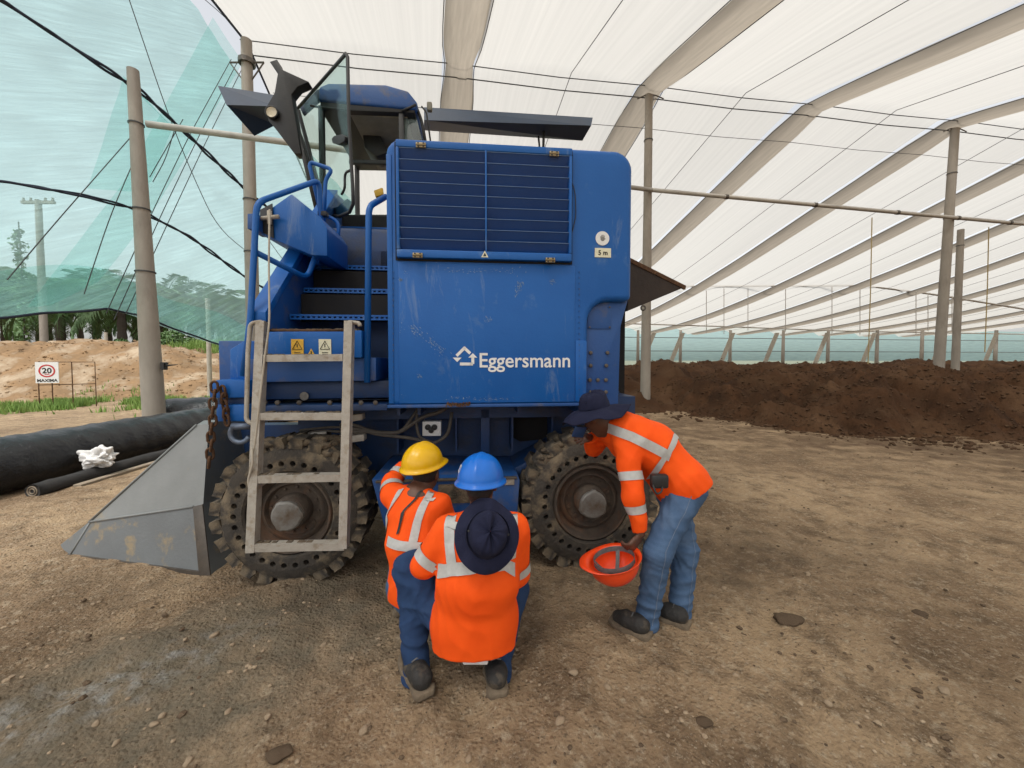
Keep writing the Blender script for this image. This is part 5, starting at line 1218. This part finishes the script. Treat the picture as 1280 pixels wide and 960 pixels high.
def boot(heel, toe, name, parent, org, ankle, h=.13):
    heel, toe = Vector(heel), Vector(toe); d = (toe - heel); d.z = 0; L = d.length; d.normalize(); s = Vector((-d.y, d.x, 0)); z0 = heel.z
    pr = [cap(heel + d * .035 + V3(0, 0, .045), heel + d * (L * .55) + V3(0, 0, .045), .040, .045, None, 1, .03), cap(heel + d * (L * .55) + V3(0, 0, .042), toe - d * .045 + V3(0, 0, .036), .046, .038, None, 1, .03),
          cap(heel + d * .05 + V3(0, 0, .05), Vector(ankle), .05, .052, None, 1, .03, 'b')]
    b = sdf_mesh('boot', pr, .007, 'boot', parent, org, cuts=[((0, 0, z0 + .014), (0, 0, -1))], wr=.004, wsc=16)
    prof2 = [(-.022, .038), (.0, .054), (L * .3, .050), (L * .6, .064), (L * .85, .056), (L + .008, .028)]
    pts = [heel + d * x + s * w2 for x, w2 in prof2] + [heel + d * x - s * w2 for x, w2 in prof2[::-1]]
    pts = [V3(p.x, p.y, z0 - .012) - Vector(org) for p in pts]
    for k in range(4):
        c_ = heel.lerp(toe, .38 + .09 * k) + V3(0, 0, .098 - .011 * k) - Vector(org); MB().tube([c_ - s * .026 - V3(0, 0, .008), c_ + V3(0, 0, .002), c_ + s * .026 - V3(0, 0, .008)], .004, 5).build('lace', 'strap', b, True)
    so_ = MB().prism(pts, (0, 0, .032), .007).build('sole', 'sole', b, 'auto'); return b

def helmet(name, mt, label, loc, rotm, hollow=False, badge=False):
    t = bpy.data.objects.new(name, None); C.objects.link(t); t.matrix_world = Matrix.Translation(loc) @ rotm.to_4x4(); tag(t, label, 'helmet')
    vs = []; fs = []; nt, npn = 56, 16; rings = []
    def shell(th, ph, k=1.0):
        st_, ct = math.sin(th), math.cos(th); x, y, z_ = math.sin(ph) * ct, math.sin(ph) * st_, math.cos(ph)
        r_ = 1 + .035 * math.exp(-(x / .13) ** 2) * (1 if ph < 1.3 else .4) - .012 * math.exp(-((abs(x) - .2) / .05) ** 2)
        return Vector((x * .118 * r_ * k, y * .142 * r_ * k, z_ * .128 * r_ * k))
    for i in range(npn + 1):
        ph = .02 + (1.62 - .02) * i / npn; rings.append([shell(2 * math.pi * k / nt, ph) for k in range(nt)])
    fl1 = []; fl2 = []
    for k in range(nt):
        th = 2 * math.pi * k / nt; e = Vector((math.cos(th) * .118, math.sin(th) * .142, 0)); pk = max(0, math.sin(th)) ** 3
        dirv = Vector((math.cos(th), math.sin(th), 0)); base = rings[-1][k]
        fl1.append(base + dirv * (.008) + Vector((0, 0, -.006))); fl2.append(base + dirv * (.016 + .045 * pk) + Vector((0, 0, -.014 - .012 * pk)))
    rings += [fl1, fl2]
    for k_ in (fl2,): rings.append([p + Vector((0, 0, -.005)) for p in k_])
    for i in range(npn, -1, -1): ph = .02 + (1.60 - .02) * i / npn; rings.append([shell(2 * math.pi * k / nt, ph, .965) + Vector((0, 0, -.004)) for k in range(nt)])
    for rg in rings: vs += rg
    for i in range(len(rings) - 1):
        for k in range(nt): fs.append((i * nt + k, i * nt + (k + 1) % nt, (i + 1) * nt + (k + 1) % nt, (i + 1) * nt + k))
    sh_ = mesh('shell', vs, fs, mt, t, True)
    mb = MB(); ring = [Vector((math.cos(a_) * .098, math.sin(a_) * .118, -.012)) for a_ in np.linspace(0, 2 * math.pi, 29)[:-1]]
    hv = []; hf = []
    for p in ring: hv += [p + Vector((0, 0, -.016)), p + Vector((0, 0, .016))]
    for k in range(28): j = (k + 1) % 28; hf.append((2 * k, 2 * j, 2 * j + 1, 2 * k + 1))
    mesh('headband', hv, hf, 'strap', t, True)
    if hollow:
        for a_ in (R(35), R(125)):
            d = Vector((math.cos(a_) * .1, math.sin(a_) * .12, 0)); s = Vector((-d.y, d.x, 0)).normalized() * .011; hv = []; hf = []
            for i in range(13):
                x = -1 + 2 * i / 12; p = d * x + Vector((0, 0, .085 * (1 - x * x) - .004)); hv += [p - s, p + s]
            for i in range(12): hf.append((2 * i, 2 * i + 1, 2 * i + 3, 2 * i + 2))
            mesh('crown_strap', hv, hf, 'strap', t, True)
    if badge:
        hv = [];
        for (th, ph) in ((R(192), .98), (R(216), .98), (R(216), 1.28), (R(192), 1.28)): hv.append(shell(th, ph, 1.02))
        mesh('badge', hv, [(0, 1, 2, 3)], 'white', t)
    else: pass
    return t
def bucket_hat(name, label, loc, rotm, seed=0, brim=.172, sag=.03):
    t = bpy.data.objects.new(name, None); C.objects.link(t); t.matrix_world = Matrix.Translation(loc) @ rotm.to_4x4(); tag(t, label, 'hat')
    n = 64
    def rings(prof, wob):
        vs = []; fs = []
        for i, (r_, h_) in enumerate(prof):
            for k in range(n):
                a_ = 2 * math.pi * k / n; wv = wob[i] * (mnoise.noise(Vector((math.cos(a_) * 1.2, math.sin(a_) * 1.2, seed))) + .4 * mnoise.noise(Vector((math.cos(a_) * 3, math.sin(a_) * 3, seed + h_ * 30))))
                vs.append(Vector((r_ * math.cos(a_) * .95, r_ * math.sin(a_) * 1.06, h_ + wv)))
        for i in range(len(prof) - 1):
            for k in range(n): fs.append((i * n + k, i * n + (k + 1) % n, (i + 1) * n + (k + 1) % n, (i + 1) * n + k))
        return vs, fs
    vs, fs = rings([(.001, .098), (.03, .098), (.06, .093), (.078, .082), (.086, .06), (.092, .03), (.097, .0)], [.03, .034, .034, .026, .014, .006, .002]); cr2 = mesh('crown', vs, fs, 'hat', t, True)
    vs, fs = rings([(.097, .0), (.11, -.004), (.13, -.008), (.15, -.014), (brim, -sag), (brim, -sag - .005), (.15, -.02), (.11, -.010), (.097, -.006)], [.002, .010, .022, .034, .05, .05, .034, .010, .002]); mesh('brim', vs, fs, 'hat', t, True)
    MB().lathe([(.0985, .004), (.0995, .012), (.0975, .03)], n, (0, 0, 0)).build('hat_band', 'hat', cr2, True)
    mb = MB()
    for r_ in (.118, .132, .146, .16):
        mb.tube([Vector((r_ * math.cos(a_) * .95, r_ * math.sin(a_) * 1.06, -.004 - (r_ - .097) * .28 + .0)) for a_ in np.linspace(0, 2 * math.pi, 49)[:-1]], .0012, 4, closed=True)
    for sgn in (-1, 1): MB().lathe([(.004, .0), (.005, .002), (.001, .003)], 8, (.088 * sgn, 0, .05)).build('eyelet', 'ink', cr2)
    return t
def rot_from(zax, yax):
    z_ = Vector(zax).normalized(); y = Vector(yax); y = (y - z_ * y.dot(z_)).normalized(); x = y.cross(z_); return Matrix((x, y, z_)).transposed()

# ---- 1: man bending over at the right wheel
def person_bending():
    org = at(822, 795, 2.25); org.z = 0
    t = empty('person', 'person in orange hi-vis shirt, jeans and navy sun hat bending towards the right wheel', 'person', org)
    pel = at(850, 606, 2.36); nb = at(760, 527, 2.50); mid_ = pel.lerp(nb, .5) + V3(.03, -.02, .045); chest = pel.lerp(nb, .8) + V3(.01, 0, .012)
    axis = (nb - pel).normalized(); lat = V3(.50, -.86, 0); lat = (lat - axis * lat.dot(axis)).normalized()     # towards the camera: left shoulder
    shN = nb + lat * .155 - axis * .055 - V3(0, 0, .045); shF = nb - lat * .165 - axis * .04
    elN = at(792, 622, 2.22); wrN = at(801, 667, 2.20); elF = at(742, 560, 2.70); wrF = at(737, 547, 2.58)
    hipN = pel + lat * .085 - V3(0, 0, .03); hipF = pel - lat * .095 - V3(0, 0, .03)
    knN = at(822, 690, 2.19); anN = at(808, 778, 2.25); knF = at(856, 690, 2.36); anF = at(849, 772, 2.33)
    hc = at(745, 520, 2.43); fdir = V3(-.55, .55, -.62)
    hp_, s, up_, f = head(hc, fdir, V3(-.55, .3, .8))
    prims = hp_ + [cap(hc - f * .02 - up_ * .06, nb + axis * -.02, .052, .06, sm=.03), cap(nb - axis * .05, mid_, .10, .095, lat, 1.3, .05), cap(mid_, pel, .095, .10, lat, 1.3, .05), cap(shN, elN, .045, .036, sm=.03), cap(elN, wrN, .036, .026, sm=.02), cap(shF, elF, .045, .036, sm=.03), cap(elF, wrF, .036, .026, sm=.02),
             cap(hipN, knN, .07, .05, sm=.04), cap(knN, anN, .048, .033, sm=.03), cap(hipF, knF, .07, .05, sm=.04), cap(knF, anF, .048, .033, sm=.03)]
    prims += hand(wrN, at(786, 689, 2.17) - wrN, V3(-.55, .75, .1), None, .75, side=-1)
    prims += hand(wrF, V3(-.4, -.62, .18), V3(-.6, .2, -.5), None, .7, side=1)
    body_ = sdf_mesh('body', prims, .0065, 'skin', t, org)
    eyes(hc, f, up_, t, org)
    hair_ = sdf_mesh('hair', [ell(hc + up_ * .035 - f * .018, (s, f, up_), (.081, .096, .09), .01)], .008, 'hair', t, org, cuts=[(hc + f * .045, f), (hc - up_ * .035, -up_)])
    # shirt
    sh = [cap(nb - axis * .045, chest - axis * .07, .108, .135, lat, 1.42, .05), cap(chest - axis * .07, mid_, .135, .142, lat, 1.30, .05), cap(mid_, pel + V3(.0, -.0, .02), .142, .150, lat, 1.22, .05), cap(pel, pel - axis * .07 + V3(0, 0, .0), .150, .150, lat, 1.2, .04),
          cap(shN, shN.lerp(elN, .5), .085, .070, sm=.05), cap(shN.lerp(elN, .5), elN, .070, .062, sm=.02), cap(elN, wrN + (elN - wrN) * .05, .061, .043, sm=.03, flat='b'),
          cap(shF, elF, .082, .062, sm=.05), cap(elF, wrF, .06, .045, sm=.02, flat='b'), cap(nb - axis * .05, nb + axis * .02, .085, .068, lat, 1.1, .04, 'b')]
    hem = pel - axis * .045 + V3(0, 0, -.02)
    shirt = sdf_mesh('shirt', sh, .0075, 'hivis', t, org, cuts=[(hem, (-axis + V3(0, 0, -.45)).normalized())], wr=.012, wsc=8, wst=(1, 1, .8), seed=1)
    # trousers
    sat = pel + V3(.03, .02, -.02)
    tr_ = [cap(pel + axis * .02 + V3(0, 0, .02), pel - V3(-.005, 0, .04), .125, .13, lat, 1.22, .05), cap(hipN - V3(0, 0, .01), knN, .100, .078, sm=.05), cap(knN, anN, .078, .066, sm=.03), cap(anN, anN - V3(0, 0, .02), .066, .070, sm=.02, flat='b'),
           cap(hipF - V3(0, 0, .01), knF, .100, .078, sm=.05), cap(knF, anF, .078, .066, sm=.03), cap(anF, anF - V3(0, 0, .02), .066, .070, sm=.02, flat='b')]
    jeans = sdf_mesh('trousers', tr_, .0075, 'jean', t, org, cuts=[(pel + axis * .06, axis)], wr=.014, wsc=9, wst=(.8, .8, 1.5), seed=2)
    n_out = (lat + V3(.1, -.5, .1)).normalized()
    ribbon('seam', jeans, org, [hipN + n_out * .15, knN + n_out * .12, anN + n_out * .1], .0045, V3(1, 0, 0), 'seam', jeans, .002, 50, 1)
    ribbon('seam', jeans, org, [hipF + n_out * .12 + V3(.07, 0, -.1), knF + n_out * .12 + V3(.02, 0, 0), anF + n_out * .1 + V3(.02, 0, 0)], .004, V3(1, 0, 0), 'seam', jeans, .002, 50, 1)
    boot(at(806, 806, 2.14).xy.to_3d() + V3(.02, 0.02, .012), at(764, 790, 2.30).xy.to_3d() + V3(0, 0, .012), 'boot', t, org, anN + V3(0, 0, .01))
    boot(at(863, 797, 2.22).xy.to_3d() + V3(-.01, .03, .012), at(815, 788, 2.36).xy.to_3d() + V3(.01, 0, .012), 'boot', t, org, anF + V3(0, 0, .01))
    # tapes: diagonal from near shoulder, crossing band, sleeve rings
    dor = axis.cross(lat); dor = dor if dor.z > 0 else -dor
    sA = at(752, 536, 2.36); sB = at(795, 549, 2.3); sC = at(838, 578, 2.24)
    tp = [at(754, 533, 2.36), at(790, 546, 2.3), at(818, 560, 2.24), at(838, 571, 2.22)]
    ribbon('reflective_tape', shirt, org, tp, .058, V3(.35, 0, 1), 'refl', shirt, cast=(.3, 1, -.2))
    tp = [at(846, 540, 2.36), at(838, 560, 2.28), at(826, 580, 2.22), at(815, 601, 2.20)]
    ribbon('reflective_tape', shirt, org, tp, .058, V3(1, 0, .45), 'refl', shirt, .0085, cast=(.3, 1, -.2))
    ring_ribbon('reflective_tape', shirt, org, shN, elN, .70, .050, 'refl', shirt, r=.10)
    ring_ribbon('reflective_tape', shirt, org, elN, wrN, .28, .048, 'refl', shirt, r=.10)
    # belt pouch
    p = at(826, 604, 2.17) - org
    MB().box(p.x - .05, p.x + .05, p.y - .0, p.y + .05, p.z - .035, p.z + .045, .014).build('belt_pouch', 'black', t, 'auto')
    MB().tube(smoothpath([p + V3(-.045, .0, -.01), p + V3(-.03, -.012, -.06), p + V3(.0, -.01, -.05), p + V3(.01, 0, -.02)], .02), .006, 6).build('pouch_cord', 'black', t, True)
    # phone in far hand
    ph = at(727, 541, 2.47); o = empty('phone', 'blue mobile phone held up under the brim by the bending person', 'phone', ph, rot=(R(25), R(8), R(20)))
    MB().box(-.062, .022, -.006, .006, -.035, .045, .005).build('case', 'phone', o, 'auto'); MB().box(-.055, .016, .0062, .0068, -.03, .04).build('screen', 'ink', o)
    # sun hat on the head
    hz = (up_ * .9 - f * .25); bucket_hat('sun_hat', 'navy cloth sun hat worn by the bending person', hc + hz.normalized() * .045 + V3(.005, -.012, .012), rot_from(V3(-.12, -.05, 1) + up_ * .25, f), 3, .215, .04)
    # helmet held in the near hand, open side up
    hl = at(768, 704, 2.13); helmet('hard_hat', 'ohelm', 'orange hard hat carried upside down by the bending person', hl + V3(0, 0, .01), rot_from(V3(.16, .10, -1), V3(-1, -.25, -.2)), True)
    st0 = at(788, 690, 2.12)
    return t
person_bending()

# ---- 2: person squatting, blue helmet, hat hanging on the back
def person_squat_blue():
    org = at(575, 850, 1.85); org.z = 0
    t = empty('person', 'person squatting nearest the camera in orange hi-vis shirt and blue hard hat', 'person', org)
    pel = at(594, 782, 1.90); nb = at(604, 648, 1.90); mid_ = pel.lerp(nb, .5) + V3(0, -.07, 0); axis = (nb - pel).normalized(); lat = V3(1, .06, .02).normalized()
    shL = nb - lat * .17 - V3(0, 0, .05); shR = nb + lat * .16 - V3(0, 0, .06)
    elL = at(530, 706, 1.88); wrL = at(545, 690, 2.16); elR = at(647, 716, 1.98); wrR = at(636, 680, 2.2)
    hipL = pel - lat * .10; hipR = pel + lat * .10; knL = at(514, 712, 2.04); anL = at(520, 838, 1.90); knR = at(642, 735, 2.12); anR = at(622, 838, 1.90)
    hc = at(601, 605, 1.99); fdir = V3(.05, 1, -.12); hp_, s, up_, f = head(hc, fdir, V3(0, .1, 1))
    prims = hp_ + [cap(hc - up_ * .06 - f * .01, nb, .054, .06, sm=.03), cap(nb - axis * .06, mid_, .10, .10, lat, 1.3, .05), cap(mid_, pel, .10, .105, lat, 1.3, .05), cap(shL, elL, .044, .036, sm=.03), cap(elL, wrL, .036, .026, sm=.02), cap(shR, elR, .044, .036, sm=.03), cap(elR, wrR, .036, .026, sm=.02),
             cap(hipL, knL, .075, .055, sm=.04), cap(knL, anL, .05, .034, sm=.03), cap(hipR, knR, .075, .055, sm=.04), cap(knR, anR, .05, .034, sm=.03)]
    prims += hand(wrL, V3(.4, .9, .1), V3(0, .1, -1), None, .5, side=1) + hand(wrR, V3(-.3, .9, .1), V3(0, .1, -1), None, .5, side=-1)
    sdf_mesh('body', prims, .0065, 'skin', t, org); eyes(hc, f, up_, t, org)
    sdf_mesh('hair', [ell(hc + up_ * .025 - f * .02, (s, f, up_), (.080, .095, .10), .01), cap(hc - f * .06 - up_ * .03, hc - f * .05 - up_ * .06, .05, .042, s, 1.2, .02)], .008, 'hair', t, org, cuts=[(hc + f * .04, f)])
    low = pel + V3(0, .0, .0)
    sh = [cap(nb - V3(0, 0, .055), nb.lerp(mid_, .5), .112, .128, lat, 1.42, .05), cap(nb.lerp(mid_, .5), mid_, .128, .138, lat, 1.36, .05), cap(mid_, pel + V3(0, -.03, .06), .138, .150, lat, 1.36, .05), cap(pel + V3(0, -.03, .06), pel + V3(.004, -.045, -.18), .145, .150, lat, 1.40, .05),
          cap(nb - V3(0, 0, .06), nb + V3(0, .01, .015), .09, .066, lat, 1.1, .04, 'b'), cap(shL, elL, .078, .064, sm=.05), cap(elL, wrL, .062, .044, sm=.03, flat='b'), cap(shR, elR, .078, .064, sm=.05), cap(elR, wrR, .062, .044, sm=.03, flat='b')]
    hz = at(594, 828, 1.72).z
    shirt = sdf_mesh('shirt', sh, .0075, 'hivis', t, org, cuts=[((0, 1.72, hz), (.02, -.18, -1))], wr=.0085, wsc=7, wst=(1, 1, .7), seed=4)
    tr_ = [cap(pel + V3(0, .03, .08), pel + V3(0, 0, -.02), .12, .13, lat, 1.3, .05), cap(hipL, knL, .105, .095, sm=.05), cap(knL, anL, .082, .064, sm=.04), cap(anL, anL - V3(0, 0, .03), .066, .07, sm=.02, flat='b'), cap(hipR, knR, .105, .085, sm=.05), cap(knR, anR, .082, .064, sm=.04), cap(anR, anR - V3(0, 0, .03), .066, .07, sm=.02, flat='b')]
    jn = sdf_mesh('trousers', tr_, .0075, 'jean2', t, org, wr=.015, wsc=9, wst=(.8, .8, 1.4), seed=5)
    boot(at(531, 872, 1.775).xy.to_3d() + V3(0, .0, .012), at(507, 830, 2.02).xy.to_3d() + V3(0, 0, .012), 'boot', t, org, anL)
    boot(at(622, 874, 1.775).xy.to_3d() + V3(0, .0, .012), at(617, 832, 2.02).xy.to_3d() + V3(0, 0, .012), 'boot', t, org, anR)
    B = -V3(0, 1, 0)
    ribbon('reflective_tape', shirt, org, [at(560, 636, 1.74), at(556, 665, 1.7), at(557, 690, 1.68), at(561, 716, 1.66)], .050, V3(1, 0, 0), 'refl', shirt, cast=(0, 1, -.15))
    ribbon('reflective_tape', shirt, org, [at(640, 640, 1.74), at(641, 665, 1.7), at(640, 690, 1.68), at(638, 712, 1.66)], .050, V3(1, 0, 0), 'refl', shirt, cast=(0, 1, -.15))
    ribbon('reflective_tape', shirt, org, [at(543, 722, 1.72), at(560, 721, 1.66), at(597, 719, 1.62), at(630, 718, 1.64), at(644, 717, 1.74)], .055, V3(0, 0, 1), 'refl', shirt, .0085, cast=(0, 1, -.1))
    ring_ribbon('reflective_tape', shirt, org, shL, elL, .78, .048, 'refl', shirt, r=.12)
    ring_ribbon('reflective_tape', shirt, org, shR, elR, .82, .048, 'refl', shirt, r=.12)
    p = at(594, 832, 1.745) - org; MB().box(p.x - .06, p.x + .06, p.y, p.y + .06, p.z + .0, p.z + .02, .008).build('waistband', 'rag', t, 'auto')
    helmet('hard_hat', 'bhelm', 'blue hard hat with a white badge worn by the squatting person', hc + up_ * .035 - f * .01, rot_from(up_ - f * .06, f + s * .1), badge=True)
    bucket_hat('sun_hat', 'navy cloth sun hat hanging down the back of the squatting person', at(609, 668, 1.70), rot_from(V3(.22, -1, .62), V3(.1, .4, 1)), 9, .152, .014)
person_squat_blue()

# ---- 3: person with the yellow helmet, reaching to the machine
def person_yellow():
    org = at(525, 760, 2.35); org.z = 0
    t = empty('person', 'person in orange hi-vis shirt and yellow hard hat crouching and reaching towards the machine', 'person', org)
    pel = at(524, 735, 2.20); nb = at(520, 615, 2.33); mid_ = pel.lerp(nb, .5) + V3(-.01, -.05, 0); axis = (nb - pel).normalized(); lat = V3(1, -.22, -.05).normalized()
    shL = nb - lat * .155 - V3(0, 0, .04); shR = nb + lat * .155 - V3(0, 0, .06)
    elL = at(490, 604, 2.48); wrL = at(505, 581, 2.60); elR = at(566, 668, 2.4); wrR = at(560, 650, 2.6)
    hipL = pel - lat * .1; hipR = pel + lat * .1; knL = at(505, 690, 2.58); anL = V3(knL.x + .04, 2.42, .11); knR = at(556, 690, 2.58); anR = V3(knR.x - .02, 2.42, .11)
    hc = at(533, 592, 2.42); fdir = V3(.25, 1, -.1); hp_, s, up_, f = head(hc, fdir, V3(.05, .05, 1))
    prims = hp_ + [cap(hc - up_ * .06 - f * .01, nb, .052, .058, sm=.03), cap(nb - axis * .06, mid_, .095, .09, lat, 1.3, .05), cap(mid_, pel, .09, .10, lat, 1.3, .05), cap(shL, elL, .042, .035, sm=.03), cap(elL, wrL, .035, .026, sm=.02), cap(shR, elR, .042, .035, sm=.03), cap(elR, wrR, .035, .026, sm=.02),
             cap(hipL, knL, .075, .055, sm=.04), cap(knL, anL, .05, .034, sm=.03), cap(hipR, knR, .075, .055, sm=.04), cap(knR, anR, .05, .034, sm=.03)]
    prims += hand(wrL, V3(.3, .9, .25), V3(.2, .2, -1), None, .3, side=1) + hand(wrR, V3(-.2, .9, .0), V3(0, .1, -1), None, .5, side=-1)
    sdf_mesh('body', prims, .0065, 'skin', t, org); eyes(hc, f, up_, t, org)
    sdf_mesh('hair', [ell(hc + up_ * .025 - f * .02, (s, f, up_), (.080, .095, .095), .01)], .008, 'hair', t, org, cuts=[(hc + f * .04, f)])
    sh = [cap(nb - V3(0, 0, .055), nb.lerp(mid_, .5), .100, .115, lat, 1.42, .05), cap(nb.lerp(mid_, .5), mid_, .115, .122, lat, 1.32, .05), cap(mid_, pel, .122, .135, lat, 1.28, .05), cap(pel, pel - V3(0, 0, .06), .135, .135, lat, 1.28, .05),
          cap(nb - V3(0, 0, .06), nb + V3(.01, .01, .01), .082, .064, lat, 1.1, .04, 'b'), cap(shL, elL, .076, .062, sm=.05), cap(elL, wrL, .06, .045, sm=.03, flat='b'), cap(shR, elR, .072, .06, sm=.05), cap(elR, wrR, .058, .044, sm=.03, flat='b')]
    shirt = sdf_mesh('shirt', sh, .0075, 'hivis', t, org, cuts=[((0, 0, pel.z - .05), (0, 0, -1))], wr=.010, wsc=8, wst=(1, 1, .7), seed=7)
    tr_ = [cap(pel + V3(0, .03, .06), pel + V3(0, 0, -.03), .115, .13, lat, 1.25, .05), cap(hipL, knL, .10, .08, sm=.05), cap(knL, anL, .078, .064, sm=.04, flat='b'), cap(hipR, knR, .10, .08, sm=.05), cap(knR, anR, .078, .064, sm=.04, flat='b')]
    sdf_mesh('trousers', tr_, .008, 'jean', t, org, wr=.009, wsc=9, seed=8)
    for an in (anL, anR): boot(V3(an.x, an.y - .06, .012), V3(an.x, an.y + .2, .012), 'boot', t, org, an + V3(0, 0, .02))
    ribbon('reflective_tape', shirt, org, [at(538, 612, 2.2), at(527, 634, 2.16), at(520, 655, 2.12), at(516, 680, 2.1)], .050, V3(1, 0, .2), 'refl', shirt, cast=(0, 1, -.15))
    ribbon('reflective_tape', shirt, org, [at(493, 668, 2.25), at(500, 676, 2.16), at(516, 684, 2.08), at(545, 690, 2.06)], .050, V3(0, 0, 1), 'refl', shirt, .0085, cast=(.1, 1, -.1))
    ribbon('reflective_tape', shirt, org, [at(503, 612, 2.3), at(494, 636, 2.26), at(491, 668, 2.24)], .045, V3(1, 0, 0), 'refl', shirt)
    ring_ribbon('reflective_tape', shirt, org, shL, elL, .45, .045, 'refl', shirt, r=.12)
    ring_ribbon('reflective_tape', shirt, org, elL, wrL, .5, .042, 'refl', shirt, r=.12)
    ribbon('bag_strap', shirt, org, [at(531, 606, 2.25), at(516, 618, 2.18), at(503, 640, 2.16), at(499, 668, 2.14)], .018, V3(1, 0, .3), 'ink', shirt, .008)
    helmet('hard_hat', 'yhelm', 'yellow hard hat worn by the person reaching towards the machine', at(528, 572, 2.40) - V3(0, 0, .03), rot_from(V3(-.05, -.08, 1), f + s * .2))
person_yellow()
bpy.context.view_layer.update()
